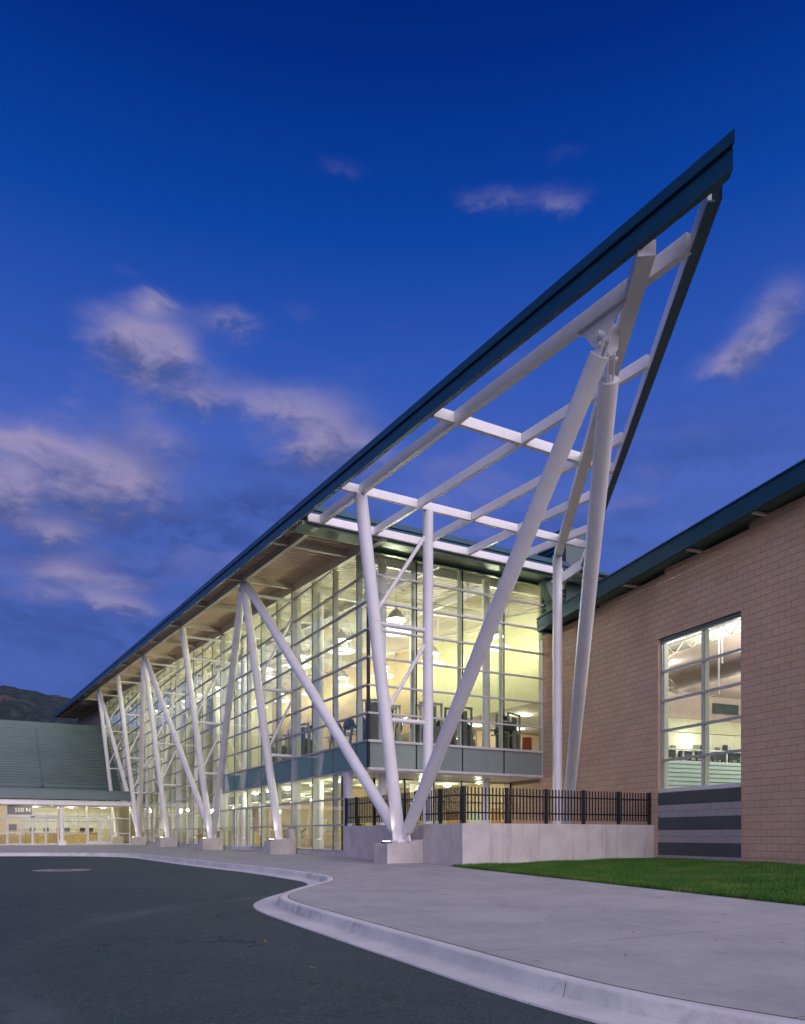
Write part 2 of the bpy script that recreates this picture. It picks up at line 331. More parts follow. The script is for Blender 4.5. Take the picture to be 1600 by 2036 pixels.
def obj(name, mb, mat, parent=None, kind=None, bevel=0, label=None):
    off = WL.get(parent.name, (0, 0, 0)) if parent is not None else (0, 0, 0)
    me = mb.mesh(name, off); me.materials.append(M[mat] if isinstance(mat, str) else mat)
    o = link(bpy.data.objects.new(name, me), parent); WL[o.name] = off
    if kind: o['kind'] = kind
    if label: o['label'] = label
    if bevel:
        b = o.modifiers.new('bevel', 'BEVEL'); b.width = bevel; b.segments = 2; b.limit_method = 'ANGLE'; b.angle_limit = R(40)
    return o
def inst(name, me, loc, parent, rot=None):
    off = WL.get(parent.name, (0, 0, 0)) if parent is not None else (0, 0, 0)
    o = bpy.data.objects.new(name, me); link(o, parent); o.location = (loc[0] - off[0], loc[1] - off[1], loc[2] - off[2])
    if rot: o.rotation_euler = rot
    WL[o.name] = loc
    return o
def tag(o, label, cat, group=None, kind=None):
    o['label'] = label; o['category'] = cat
    if group: o['group'] = group
    if kind: o['kind'] = kind
    return o
def thing(name, label, cat, loc=(0, 0, 0), group=None):
    o = bpy.data.objects.new(name, None); link(o); o.location = loc; o.empty_display_size = .2; WL[o.name] = tuple(loc)
    return tag(o, label, cat, group)
def part(name, parent):   # a part that only holds sub-parts
    o = bpy.data.objects.new(name, None); link(o, parent); WL[o.name] = WL[parent.name]; return o
def point(name, loc, w, color, parent, rad=.25):
    l = bpy.data.lights.new(name, 'POINT'); l.energy = w; l.color = color; l.shadow_soft_size = rad
    o = bpy.data.objects.new(name, l); link(o, parent); off = WL[parent.name]
    o.location = (loc[0] - off[0], loc[1] - off[1], loc[2] - off[2]); return o
ORD = ['nearest', 'second', 'third', 'fourth', 'fifth', 'sixth', 'seventh', 'eighth', 'ninth', 'tenth', 'eleventh', 'twelfth', 'thirteenth']
BOXCACHE = {}
def boxmesh(name, sx, sy, sz, mat):
    k = (name, round(sx, 3), round(sy, 3), round(sz, 3), mat)
    if k not in BOXCACHE:
        me = MB().box(-sx / 2, sx / 2, -sy / 2, sy / 2, -sz / 2, sz / 2).mesh(name); me.materials.append(M[mat]); BOXCACHE[k] = me
    return BOXCACHE[k]

# ------------------------------------------------------------------ ground
def H(X, Y):
    t = -(Y + 5.5); return -.0235 * (math.log1p(math.exp(min(50, t * 1.2))) / 1.2)
RZ0, RS = 11.32, .066
def RZ(Y): return RZ0 + RS * Y

def grid_mesh(name, xs, ys, zf, mat, kind='structure'):
    nx, ny = len(xs), len(ys); mb = MB()
    mb.v = [(x, y, zf(x, y)) for y in ys for x in xs]
    for j in range(ny - 1):
        for i in range(nx - 1):
            a = j * nx + i; mb.f.append((a, a + 1, a + nx + 1, a + nx)); mb.smooth.append(True)
    o = obj(name, mb, mat); 
    if kind: o['kind'] = kind
    return o
xs = [-4000, -1500, -500, -150, -60, -30, -15, 0, 15, 40, 100, 400, 1500, 4000]
ys = [-3000, -800, -200, -60] + list(range(-45, 15, 3)) + [30, 70, 120, 300, 900, 2500, 5000]
grid_mesh('ground', xs, ys, lambda x, y: H(x, max(y, -60)) - .34, 'farground')
grid_mesh('asphalt_road', [-90, -60, -40, -30, -22, -16, -12, -9, -7, -4], list(np.arange(-45, 12, 1.5)) + [14, 18, 24, 40], lambda x, y: H(x, y) - .155, 'asphalt')

# kerb path (back of kerb), measured from the photograph's ground plan
KP = [(-45, 21.5), (-30, 20.2), (-20, 18.6), (-14, 17.2), (-11.5, 16.3), (-9.3, 15.2), (-7.5, 13.8), (-6.4, 11.8), (-5.95, 9.0), (-5.87, 5.0), (-5.80, 0.3), (-5.62, -3.0), (-5.42, -6.0),
      (-5.30, -8.0), (-5.40, -9.0), (-5.80, -9.9), (-6.33, -10.55), (-6.97, -11.3), (-7.55, -12.1), (-7.86, -12.75), (-7.98, -13.5), (-8.0, -14.5), (-8.0, -16), (-7.98, -18), (-7.96, -19.5), (-7.84, -20.6), (-7.55, -21.5),
      (-7.1, -22.6), (-6.5, -24), (-5.6, -26), (-4.4, -28.5), (-3, -31)]
def catmull(P, n):
    out = []
    for i in range(len(P) - 1):
        p0 = P[max(0, i - 1)]; p1 = P[i]; p2 = P[i + 1]; p3 = P[min(len(P) - 1, i + 2)]
        for k in range(n):
            t = k / n
            out.append(tuple(.5 * ((2 * b) + (-a + c_) * t + (2 * a - 5 * b + 4 * c_ - d_) * t * t + (-a + 3 * b - 3 * c_ + d_) * t ** 3) for a, b, c_, d_ in zip(p0, p1, p2, p3)))
    out.append(P[-1]); return out
KC = catmull(KP, 10)
def sweep(path, prof, mat, name, parent=None, lbl=None, c0=0, c1=None):
    """prof: (offset outwards to the road, height) ; outwards = right-hand side walking along the path"""
    c1 = len(path) if c1 is None else c1; mb = MB(); n = len(prof); rows = 0
    for i in range(c0, c1):
        a = path[max(0, i - 1)]; b = path[min(len(path) - 1, i + 1)]
        tx, ty = b[0] - a[0], b[1] - a[1]; L = math.hypot(tx, ty); ox, oy = ty / L, -tx / L
        for o_, h_ in prof:
            x, y = path[i][0] + ox * o_, path[i][1] + oy * o_
            mb.v.append((x, y, H(*path[i]) + h_))
        rows += 1
    for r_ in range(rows - 1):
        for k in range(n - 1):
            a = r_ * n + k; mb.f.append((a, a + n, a + n + 1, a + 1)); mb.smooth.append(True)
    q = len(mb.v); mb.v += mb.v[:n] + mb.v[(rows - 1) * n:rows * n]
    mb.f.append(tuple(q + k for k in range(n))); mb.f.append(tuple(q + n + k for k in reversed(range(n)))); mb.smooth += [False, False]
    return obj(name, mb, mat, parent)
kerb = bpy.data.objects.new('kerb', None); link(kerb); kerb['kind'] = 'structure'; WL['kerb'] = (0, 0, 0)
prof = [(.006, -.30), (.006, -.004), (.012, 0), (.115, .0), (.138, -.004), (.152, -.016), (.160, -.035), (.180, -.128), (.190, -.143), (.215, -.150), (.555, -.135), (.572, -.139), (.577, -.30)]
# kerb cast in lengths with tooled joints
cum = [0]
for i in range(1, len(KC)): cum.append(cum[-1] + math.dist(KC[i], KC[i - 1]))
def resample(path, step):
    cu = [0]
    for i in range(1, len(path)): cu.append(cu[-1] + math.dist(path[i], path[i - 1]))
    out = []; s_ = 0; i = 0
    while s_ < cu[-1]:
        while cu[i + 1] < s_: i += 1
        t = (s_ - cu[i]) / (cu[i + 1] - cu[i]); out.append((path[i][0] + t * (path[i + 1][0] - path[i][0]), path[i][1] + t * (path[i + 1][1] - path[i][1]))); s_ += step
    return out
RP = resample(KC, .1)
seg = 32
for i in range(0, len(RP) - 2, seg):
    sub = RP[i:min(len(RP), i + seg + 1)]
    if len(sub) < 4: continue
    # leave an 8 mm joint at each end
    a, b = sub[0], sub[1]; sub[0] = (a[0] + (b[0] - a[0]) * .04, a[1] + (b[1] - a[1]) * .04)
    a, b = sub[-1], sub[-2]; sub[-1] = (a[0] + (b[0] - a[0]) * .04, a[1] + (b[1] - a[1]) * .04)
    sweep(sub, prof, 'kerb', 'kerb_stone', kerb)
jp = [(o_ , h_ - .012) for o_, h_ in prof[2:12]]
sweep(RP, jp, 'joint', 'kerb_joint_base', kerb)
# sidewalk: slabs between the kerb and the building / lawn
KPr = sorted([(y, x) for x, y in KC]); ky = [a for a, b in KPr]; kx = [b for a, b in KPr]
def kerbx(y): return float(np.interp(y, ky, kx))
walk = obj('sidewalk', MB(), 'joint'); walk['kind'] = 'structure'
bm_ = MB(); yy = list(np.arange(-30.9, 21.4, .25)) + [21.5, 24, 30, 36, 46]
for y in yy:
    bm_.v += [(kerbx(y) + .004, y, H(0, y) - .012), (1.0, y, H(0, y) - .012)]
for i in range(len(yy) - 1): bm_.f.append((2 * i, 2 * i + 1, 2 * i + 3, 2 * i + 2)); bm_.smooth.append(False)
walk.data = bm_.mesh('sidewalk'); walk.data.materials.append(M['joint'])
yj = [-18.5 + 3.05 * k for k in range(-4, 22)]
def slab(ya, yb, xa, xb):
    mb = MB(); gx = .004; ys_ = list(np.arange(ya + gx, yb - gx, .2)) + [yb - gx]
    rows = []
    for y in ys_:
        x0 = max(kerbx(y) + .010, xa + gx) if xa is None or True else xa
        x0 = kerbx(y) + .010 if xa == -99 else max(xa + gx, kerbx(y) + .010)
        rows.append((x0, xb - gx, y))
    rows = [r_ for r_ in rows if r_[1] - r_[0] > .02]
    if len(rows) < 2: return
    n = 6
    for a, b, y in rows:
        for k in range(n): mb.v.append((a + (b - a) * k / (n - 1), y, H(0, y)))
    for j in range(len(rows) - 1):
        for k in range(n - 1):
            q = j * n + k; mb.f.append((q, q + 1, q + n + 1, q + n)); mb.smooth.append(False)
    obj('slab', mb, 'slab', walk)
for ya, yb in zip(yj[:-1], yj[1:]):
    if yb > 46.5: break
    if ya > 12: 
        for a, b in ((-99, -14), (-14, -8), (-8, -2.05), (-2.05, 1.0)): slab(ya, yb, a, b)
    else:
        slab(ya, yb, -99, -2.05); slab(ya, yb, -2.05, -.70 if yb < -6.9 else 1.0)
# lawn
def LZ(x, y):
    s_ = min(1, max(0, (x + .7) / 6.5)); s_ = s_ * s_ * (3 - 2 * s_)
    return H(x, y) * (1 - s_) + .03 * s_ + .02
lawn = grid_mesh('lawn', list(np.arange(-.70, 8.3, .25)), list(np.arange(-31, -6.4, .25)), LZ, 'soil')
WX = lambda y: 8.085 + .1245 * y
def blades(name, n, hmin, hmax):
    X = rng.uniform(-.74, 7.5, n); Y = rng.uniform(-20.5, -6.86, n)
    e_ = rng.random(n) < .03; X[e_] = rng.normal(-.73, .035, e_.sum())        # straggling edge over the paving
    thin = (np.sin(X * 2.1 + np.sin(Y * 1.3) * 2) * np.sin(Y * 1.7 + X * .6) > .55) & (rng.random(n) < .6); X, Y = X[~thin], Y[~thin]
    # nothing under the building, more along the near edge
    keep = (X < 8.085 + .1245 * Y - .01)
    X, Y = X[keep], Y[keep]; n = len(X)
    s_ = np.clip((X + .7) / 6.5, 0, 1); s_ = s_ * s_ * (3 - 2 * s_)
    Hn = -.0235 * np.log1p(np.exp(-(Y + 5.5) * 1.2)) / 1.2
    Z = Hn * (1 - s_) + .03 * s_ + .015
    a = rng.uniform(0, 2 * np.pi, n); w = rng.uniform(.004, .008, n); h = rng.uniform(hmin, hmax, n) * (1 + .5 * np.sin(X * 1.3 + 2 * np.sin(Y * .8)) ** 2)
    lx, ly = rng.normal(0, .022, n), rng.normal(0, .022, n)
    V = np.empty((n, 3, 3)); V[:, 0] = np.stack([X - np.cos(a) * w, Y - np.sin(a) * w, Z], 1); V[:, 1] = np.stack([X + np.cos(a) * w, Y + np.sin(a) * w, Z], 1)
    V[:, 2] = np.stack([X + lx, Y + ly, Z + h], 1)
    me = bpy.data.meshes.new(name); me.vertices.add(n * 3); me.vertices.foreach_set('co', V.reshape(-1))
    me.loops.add(n * 3); me.loops.foreach_set('vertex_index', np.arange(n * 3)); me.polygons.add(n)
    me.polygons.foreach_set('loop_start', np.arange(0, n * 3, 3)); me.polygons.foreach_set('loop_total', np.full(n, 3)); me.update(); me.validate()
    me.materials.append(M['grass']); o = link(bpy.data.objects.new(name, me)); return o
gr = blades('grass', 330000, .035, .075); tag(gr, 'short green lawn grass growing beside the tan block wall', 'grass', kind='stuff')
# manhole in the asphalt
mh = thing('manhole_cover', 'round utility cover with pale concrete collar set in the dark asphalt', 'manhole cover', (-10.3, -.9, -.155))
mb = MB(); mb.lathe((-10.3, -.9, -.155), [(.78, -.02), (.78, .006), (.36, .010), (.36, -.02)], 40); M['collar'] = pmat('collar_concrete', (.21, .21, .205), .85); obj('collar', mb, 'collar', mh)
mb = MB(); mb.lathe((-10.3, -.9, -.155), [(.35, -.02), (.35, .004), (.31, .008), (.0, .008)], 40); lid = obj('lid', mb, 'steel', mh)
mb = MB()
for k in range(-3, 4):
    w = math.sqrt(.29 ** 2 - (k * .08) ** 2); mb.box(-10.3 - w, -10.3 + w, -.9 + k * .08 - .012, -.9 + k * .08 + .012, -.150, -.141)
obj('tread', mb, 'dark', lid)
# leaves and twigs blown on to the paving
for i, (x, y, road) in enumerate([(-9.4, -16.1, 1), (-5.55, -18.2, 0), (-6.8, -19.3, 0), (-4.3, -16.4, 0), (-9.5, -17.8, 1)]):
    z = H(x, y) - (.155 if road else 0) + .004; a = random.uniform(0, 6)
    mb = MB(); pts = [(-.035, 0), (-.012, .012), (.018, .010), (.035, 0), (.015, -.011), (-.014, -.010)]
    vs = [(x + u * math.cos(a) - v * math.sin(a), y + u * math.sin(a) + v * math.cos(a), z + .006 * math.sin(u * 60) + .008) for u, v in pts]
    mb.add(vs + [(v[0], v[1], v[2] - .003) for v in vs], [(0, 1, 2, 3, 4, 5), (11, 10, 9, 8, 7, 6)] + [(k, 6 + k, 6 + (k + 1) % 6, (k + 1) % 6) for k in range(6)])
    o = obj('fallen_leaf', mb, 'wood'); tag(o, ['tiny dry leaf on the asphalt, further from the camera', 'tiny dry leaf on the sidewalk nearest the lawn corner panel', 'tiny dry leaf on the sidewalk nearest the kerb', 'tiny dry leaf on the sidewalk towards the building', 'tiny dry leaf on the asphalt, nearest the camera'][i], 'leaf', 'dry leaves on the ' + ['sidewalk', 'road'][road])

# ------------------------------------------------------------------ hills
def fbm(x, y, sd_=0):
    v = 0; a = 1
    for k in range(6):
        f_ = 2 ** k; v += a * math.sin(x * f_ * 1.3 + 1.7 * math.sin(y * f_ * .9 + k + sd_)) * math.cos(y * f_ * 1.1 + 1.3 * math.sin(x * f_ * .7 + 2 * k)); a *= .5
    return v
mb = MB(); NX, NY = 150, 40
th0 = math.atan2(.4864, .8737)
for j in range(NY):
    for i in range(NX):
        pxx = -1500 + 3300 * i / (NX - 1); ang = th0 + math.atan((pxx - 800) / 1509.); d_ = 1500 + 900 * j / (NY - 1)
        # skyline height angle as seen from here
        hh = float(np.interp(pxx, [-1500, -700, -250, -60, 20, 50, 100, 150, 260, 500, 900, 1800], [.10, .155, .172, .184, .196, .190, .180, .172, .152, .12, .09, .08]))
        hh *= math.cos(math.atan((pxx - 800) / 1509.))
        rel = j / (NY - 1); prof_ = math.sin(min(1, rel / .72) * math.pi / 2) if rel < .72 else 1 - 1.2 * (rel - .72)
        z = hh * 2150 * prof_ ** 1.15 + fbm(pxx * .012, rel * 6) * 9 * prof_ + fbm(pxx * .06, rel * 25) * 5 * prof_ + fbm(pxx * .31, rel * 90) * 2.2 * prof_
        mb.v.append((cam.location.x + math.sin(ang) * d_, cam.location.y + math.cos(ang) * d_, max(z, 0) - 3))
for j in range(NY - 1):
    for i in range(NX - 1):
        a = j * NX + i; mb.f.append((a, a + 1, a + NX + 1, a + NX)); mb.smooth.append(True)
o = obj('hills', mb, 'hill'); o['kind'] = 'structure'

# ================================================================== GLASS HALL
hall = thing('glass_hall', 'two-storey glass-walled hall under a long rising metal roof with a pointed open prow', 'building', (0, 0, 0))
def row(k): return .229 + 1.016 * k
YV = [0.0, .97, 3.155, 5.34, 7.44]
for b0, b1 in ((7.44, 18.95), (18.95, 30.5), (30.5, 42.0), (42.0, 53.6), (53.6, 65.1)):
    YV += [b0 + (b1 - b0) * k / 5 for k in range(1, 6)]
BAYS = (7.44, 18.95, 30.5, 42.0, 53.6, 65.1)
# ---- long curtain wall (plane X = 0)
cw = part('long_curtain_wall', hall)
nP = 0; rest = MB()
for i in range(len(YV) - 1):
    ya, yb = YV[i], YV[i + 1]
    for k in range(0, 16):
        za, zb = row(k), row(k + 1)
        top = RZ((ya + yb) / 2) - .06
        if za > top - .15: break
        z1 = min(zb, top)
        if k < 3 and yb < 2.0: continue          # ground floor is set back at the corner
        if k < 3 and ya < 2.0: ya_ = 1.92
        else: ya_ = ya
        if k == 0 and 13.5 < (ya_ + yb) / 2 < 16.8: continue     # doors
        if k == 1 and 13.5 < (ya_ + yb) / 2 < 16.8: za = 2.36
        if ya > 43 and k < 4: continue           # pavilion stands here
        span = k == 3 and ya < 18.9
        w = yb - ya_ - .03; h = z1 - za - .03
        if nP < 300:
            me = boxmesh('spandrel_pane' if span else 'pane', .014, w, h, 'span' if span else 'glass')
            inst('spandrel_pane' if span else 'pane', me, (0, (ya_ + yb) / 2, (za + z1) / 2), cw); nP += 1
        else: rest.box(-.007, .007, ya_ + .015, yb - .015, za + .015, z1 - .015)
if rest.v: obj('far_pane', rest, 'glass', cw, kind='stuff')
for k in range(0, 16):      # horizontal cap bars
    z = row(k); y0 = 1.92 if k < 3 else -.03
    if k < 4:
        segs = [(y0, 43.0)] if k else [(y0, 13.6), (16.9, 43.0)]
        if k == 1: segs = [(y0, 13.6), (16.9, 43.0)]
        if k == 2: segs = [(y0, 43.0)]
    else: segs = [(max(y0, (z - RZ0 + .12) / RS), 65.1)]
    for a, b in segs:
        me = boxmesh('mullion', .10, b - a, .065, 'alu'); inst('mullion', me, (-.022, (a + b) / 2, z), cw)
for i, y in enumerate(YV[1:]):
    if y in BAYS: continue
    z0 = row(3) if y < 1.9 else row(0)
    if y > 43: z0 = row(4)
    z1 = RZ(y) - .06
    me = boxmesh('mullion', .02, .022, z1 - z0, 'black'); inst('joint_bar', me, (-.004, y, (z0 + z1) / 2), cw)
    me = boxmesh('mullion', .20, .09, z1 - z0, 'inner'); inst('inner_post', me, (.13, y + .03, (z0 + z1) / 2), cw)
for y in BAYS:
    z0 = .05 if y < 43 else 4.3; z1 = RZ(y) - .02
    obj('bay_post', MB().box(-.13, .10, y - .07, y + .07, z0, z1), 'alu', cw)
    obj('inner_post', MB().box(.11, .30, y - .05, y + .05, z0, z1), 'inner', cw)
obj('corner_post', MB().box(-.045, .055, -.045, .055, row(3), RZ(0) - .05), 'black', cw)
obj('sill_kerb', MB().box(-.06, .22, 1.95, 13.55, -.05, row(0) - .035), 'conc', cw)
obj('sill_kerb', MB().box(-.06, .22, 16.95, 43.0, -.05, row(0) - .035), 'conc', cw)
obj('corner_column', MB().box(-.12, .14, 1.62, 1.91, 0, row(3) - .035), 'white2', cw)
# pair of glazed doors in the long wall
def door_y(ya, yb, z1=2.32):
    fr = MB(); X0, X1 = -.05, .05
    for a, b in ((ya, ya + .07), (yb - .07, yb)): fr.box(X0, X1, a, b, .02, z1)
    fr.box(X0, X1, ya + .07, yb - .07, z1 - .09, z1); fr.box(X0, X1, ya + .07, yb - .07, .02, .24)
    d = obj('door', fr, 'white2', hall); obj('pane', MB().box(-.006, .006, ya + .07, yb - .07, .24, z1 - .09), 'glass', d)
    obj('handle', MB().tube((-.10, yb - .13, .9), (-.10, yb - .13, 1.3), .014, 10).box(-.10, -.05, yb - .14, yb - .12, .93, .95).box(-.10, -.05, yb - .14, yb - .12, 1.25, 1.27), 'steel', d)
for a in (13.62, 14.42, 15.26, 16.06): door_y(a, a + .80)
# ---- end curtain wall (plane Y = 0)
ew = part('end_curtain_wall', hall)
XV = [0.0, 2.0, 4.02, 6.04, 8.05]
XM = [0.0, 2.02, 4.10, 6.10, 8.05]
for i in range(4):
    a, b = XM[i], XM[i + 1]
    for k in range(3, 11):
        za, zb = row(k), min(row(k + 1), RZ(0) - .10)
        span = k == 3
        me = boxmesh('spandrel_pane' if span else 'pane', b - a - .03, .014, zb - za - .03, 'span2' if span else 'glass')
        inst('spandrel_pane' if span else 'pane', me, ((a + b) / 2, 0, (za + zb) / 2), ew)
for k in range(3, 11):
    me = boxmesh('mullion', 8.12, .10, .065 if k not in (3, 4) else .09, 'white2'); inst('mullion', me, (4.04, -.024, row(k)), ew)
for x in XM[1:4]:
    z0, z1 = row(3), RZ(0) - .1
    inst('joint_bar', boxmesh('mullion', .045, .035, z1 - z0, 'black'), (x, -.012, (z0 + z1) / 2), ew)
    inst('inner_post', boxmesh('mullion', .06, .20, z1 - z0, 'inner'), (x - .055, .13, (z0 + z1) / 2), ew)
obj('jamb', MB().box(8.06, 8.16, -.04, .14, row(3) - .05, 8.95), 'white2', ew)
obj('underside', MB().box(-.04, 8.2, .02, 2.6, row(3) - .09, row(3) - .04), 'white2', ew)
# ---- recessed ground-floor glazing behind the patio fence
gs = part('patio_glazing', hall)
XG = [.16, 1.55, 2.95, 4.35, 5.75, 7.15, 8.35]
for i in range(6):
    for za, zb in ((.25, 2.25), (2.25, row(3) - .1)):
        inst('pane', boxmesh('pane', XG[i + 1] - XG[i] - .05, .014, zb - za - .05, 'glass'), ((XG[i] + XG[i + 1]) / 2, 2.6, (za + zb) / 2), gs)
for x in XG: inst('mullion', boxmesh('mullion', .07, .12, row(3) - .1, 'black'), (x, 2.6, (row(3) - .1) / 2), gs)
for z in (.22, 2.25, row(3) - .13): inst('mullion', boxmesh('mullion', 8.2, .09, .06, 'alu'), (4.25, 2.6, z), gs)
# ---- floors, inner walls
obj('ground_floor', MB().box(.02, 24, 2.55, 70, -.06, .02), 'floor', hall)
obj('patio_floor', MB().box(-.1, 8.0, -6.6, 2.55, -.06, .10), 'conc', hall)
obj('upper_floor', MB().box(.06, 11.45, .10, 19.0, 3.34, 4.02).box(6.0, 11.45, 19.0, 43.0, 3.34, 4.02).box(11.45, 24, .10, 30.0, 3.34, 4.02), 'ceil', hall)
obj('carpet', MB().box(.3, 11.4, .3, 18.9, 4.02, 4.035).box(11.4, 23.8, .4, 29.9, 4.02, 4.034), 'floor', hall)
M['tansideY'] = blockmat('interior_tan_block_side', (.56, .46, .33), along=(0, 1))
def sidew(y0, y1, z0, mat): obj('side_wall', MB().hexa([(11.45, y0, z0), (11.75, y0, z0), (11.75, y1, z0), (11.45, y1, z0), (11.45, y0, RZ(y0) + .3), (11.75, y0, RZ(y0) + .3), (11.75, y1, RZ(y1) + .3), (11.45, y1, RZ(y1) + .3)]), mat, hall)
sidew(.25, 15.0, 7.35, 'olive'); sidew(15.004, 30, 7.35, 'tansideY'); sidew(30.004, 66, 0, 'tansideY')
obj('side_wall', MB().box(11.452, 11.748, .252, 3.4, 3.9, 7.348), 'olive', hall)
obj('side_return_wall', MB().box(8.30, 11.45, .30, .50, 3.3, RZ(0)), 'olive', hall)
obj('back_wall', MB().box(6.2, 11.45, 43.0, 43.3, 0, RZ(43) + .2), 'cream', hall)
obj('rear_wall', MB().box(.2, 11.45, 65.2, 65.5, 0, 15.7), 'cream', hall)
obj('room_wall', MB().box(23.8, 24, .2, 30, 0, 8).box(11.75, 23.8, 29.8, 30.0, 4.03, 7.3).box(11.75, 23.8, .2, .4, 4.03, 7.3), 'cream', hall)
obj('room_block_wall', MB().box(14.5, 20, 14.0, 14.2, 4.04, 7.3), 'tanwall', hall)
obj('room_ceiling', MB().box(11.5, 23.8, .42, 29.8, 7.36, 7.5), 'ceil', hall)
obj('lower_back_wall', MB().box(9.5, 9.8, 2.7, 43, .02, 3.33), 'tansideY', hall)
for y in (4.5, 8.5, 14.5, 18.5, 23, 28): obj('inner_door', MB().box(9.42, 9.498, y, y + 1.0, .03, 2.15), 'wood', hall)
for y in (6.0, 10, 16.2, 20.5, 25.5, 31): obj('notice_board', MB().box(9.44, 9.498, y, y + 1.4, 1.1, 2.0), 'teal', hall)
obj('lower_cross_wall', MB().box(4.0, 9.5, 12.0, 12.2, .02, 3.33), 'tanwall', hall)
# ---- round inner columns
for y in (1.3, 7.44, 18.95, 30.5, 42.0, 53.6):
    for x in (1.25, 6.15):
        obj('inner_column', MB().tube((x, y, 0.02), (x, y, RZ(y) + .1), .165, 18), 'white', hall)
# ---- roof: ribbed deck, beams, fascia
XE = -3.12
roof = part('roof', hall)
mb = MB(); per = .28; y = -1.15; M['beige'] = pmat('warm_lit_steel_paint', (.62, .56, .48), .5, var=.05); pts = []  # beige: white beams under the deck, warm light put into their colour
while y < 95:
    pts += [(y, .31), (y + .13, .31), (y + .15, .405), (y + .26, .405)]; y += per
for yy_, dz in pts: mb.v += [(.06, yy_, RZ(yy_) + dz), (13.0, yy_, RZ(yy_) + dz)]
for i in range(len(pts) - 1): mb.f.append((2 * i, 2 * i + 1, 2 * i + 3, 2 * i + 2)); mb.smooth.append(False)
obj('ribbed_deck', mb, 'deck', roof)
M['soffit'] = pmat('warm_lit_deck_paint', (.66, .50, .37), .55, var=.05)  # same deck outside the glass, warm light from indoors put into its colour
mb = MB()
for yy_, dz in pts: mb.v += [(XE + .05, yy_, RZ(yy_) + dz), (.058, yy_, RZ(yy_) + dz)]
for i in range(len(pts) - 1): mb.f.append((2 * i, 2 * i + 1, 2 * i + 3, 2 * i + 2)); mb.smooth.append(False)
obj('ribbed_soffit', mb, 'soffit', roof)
mb = MB(); mb.hexa([(XE - .05, -1.3, RZ(-1.3) + .42), (13.2, -1.3, RZ(-1.3) + .42), (13.2, 95.2, RZ(95.2) + .42), (XE - .05, 95.2, RZ(95.2) + .42),
                    (XE - .05, -1.3, RZ(-1.3) + .50), (13.2, -1.3, RZ(-1.3) + .50), (13.2, 95.2, RZ(95.2) + .50), (XE - .05, 95.2, RZ(95.2) + .50)])
obj('roof_sheet', mb, 'fascia', roof)
M['pale'] = pmat('pale_green_metal', (.13, .175, .18), .45, metal=.2, var=.08, nscale=.5)
def rbeam(x0, y0, x1, y1, w=.18, d=.30, lift=0.0, mat='white', name='beam', parent=roof):
    return obj(name, MB().beam((x0, y0, RZ(y0) + lift), (x1, y1, RZ(y1) + lift), w, d), mat, parent)
TY = -17.70
# long edge fascia in two stepped strips
def fasc(x0, y0, x1, y1, parent, inner_side):
    """lower strip and a proud upper strip, with a shadow gap between them"""
    p = Vector((x0, y0, 0)); q = Vector((x1, y1, 0)); a = (q - p).normalized(); n = Vector((a.y, -a.x, 0)) * -inner_side
    def strip(o0, o1, z0, z1, name, mat):
        mb = MB(); P = []
        def start(o):          # both boards are mitred so that the tip ends in a sharp edge
            if inner_side < 0: return Vector((p.x + o, p.y + (o + .07) * 1.35 - .12, 0))
            k = (.30 - n.x * o) / a.x; return p + n * o + a * k
        for zz in (z0, z1):
            for b in (start(o0), q + n * o0, q + n * o1, start(o1)): P.append((b.x, b.y, RZ(b.y) + zz))
        mb.hexa(P); obj(name, mb, mat, parent)
    strip(-.02, .09, .01, .305, 'fascia_board', 'fascia')
    strip(.02, .08, .305, .325, 'shadow_gap', 'black')
    strip(-.07, .09, .325, .505, 'gutter_board', 'fascia')
fasc(-3.16, TY, -3.16, 95.0, roof, -1)
# beams under the deck
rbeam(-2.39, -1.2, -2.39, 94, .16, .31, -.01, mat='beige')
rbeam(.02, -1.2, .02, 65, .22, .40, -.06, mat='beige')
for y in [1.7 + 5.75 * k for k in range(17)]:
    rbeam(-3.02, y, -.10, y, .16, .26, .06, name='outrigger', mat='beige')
obj('edge_flashing', MB().beam((-3.05, -1.16, RZ(-1.16) - .10), (8.1, -1.16, RZ(-1.16) - .10), .06, .13).beam((-3.0, -.62, RZ(-.62) + .0), (8.1, -.62, RZ(-.62) + .0), 1.05, .03), 'trimgreen', roof)
obj('edge_cap', MB().beam((-3.0, -1.18, RZ(-1.18) + .30), (8.4, -1.18, RZ(-1.18) + .30), .10, .16).beam((-3.0, -1.24, RZ(-1.18) + .47), (8.4, -1.24, RZ(-1.18) + .47), .10, .12), 'fascia', roof)
obj('glass_head', MB().box(-.03, 8.2, -.06, .10, RZ(0) - .14, RZ(0) + .33), 'trimgreen', roof)
for y in [1.7 + 5.75 * k for k in range(12)]:
    rbeam(.2, y, 11.4, y, .16, .34, -.02, name='rafter')
for x in (3.5, 7.0): rbeam(x, .2, x, 65, .14, .26, .05, name='purlin')
for y in [1.7 + 5.75 * k for k in range(8)]:     # bar trusses and rods under the rafters
    mb = MB(); z = RZ(y)
    mb.tube((.3, y, z - .1), (3.4, y, z - 1.15), .022, 8).tube((3.4, y, z - 1.15), (7.6, y, z - 1.15), .022, 8).tube((7.6, y, z - 1.15), (11.3, y, z - .1), .022, 8)
    for x in (3.4, 5.5, 7.6): mb.tube((x, y, z - 1.15), (x, y, z), .028, 8)
    mb.tube((3.4, y, z - 1.15), (5.5, y, z), .02, 8).tube((7.6, y, z - 1.15), (5.5, y, z), .02, 8)
    obj('tie_rod_truss', mb, 'white', roof)
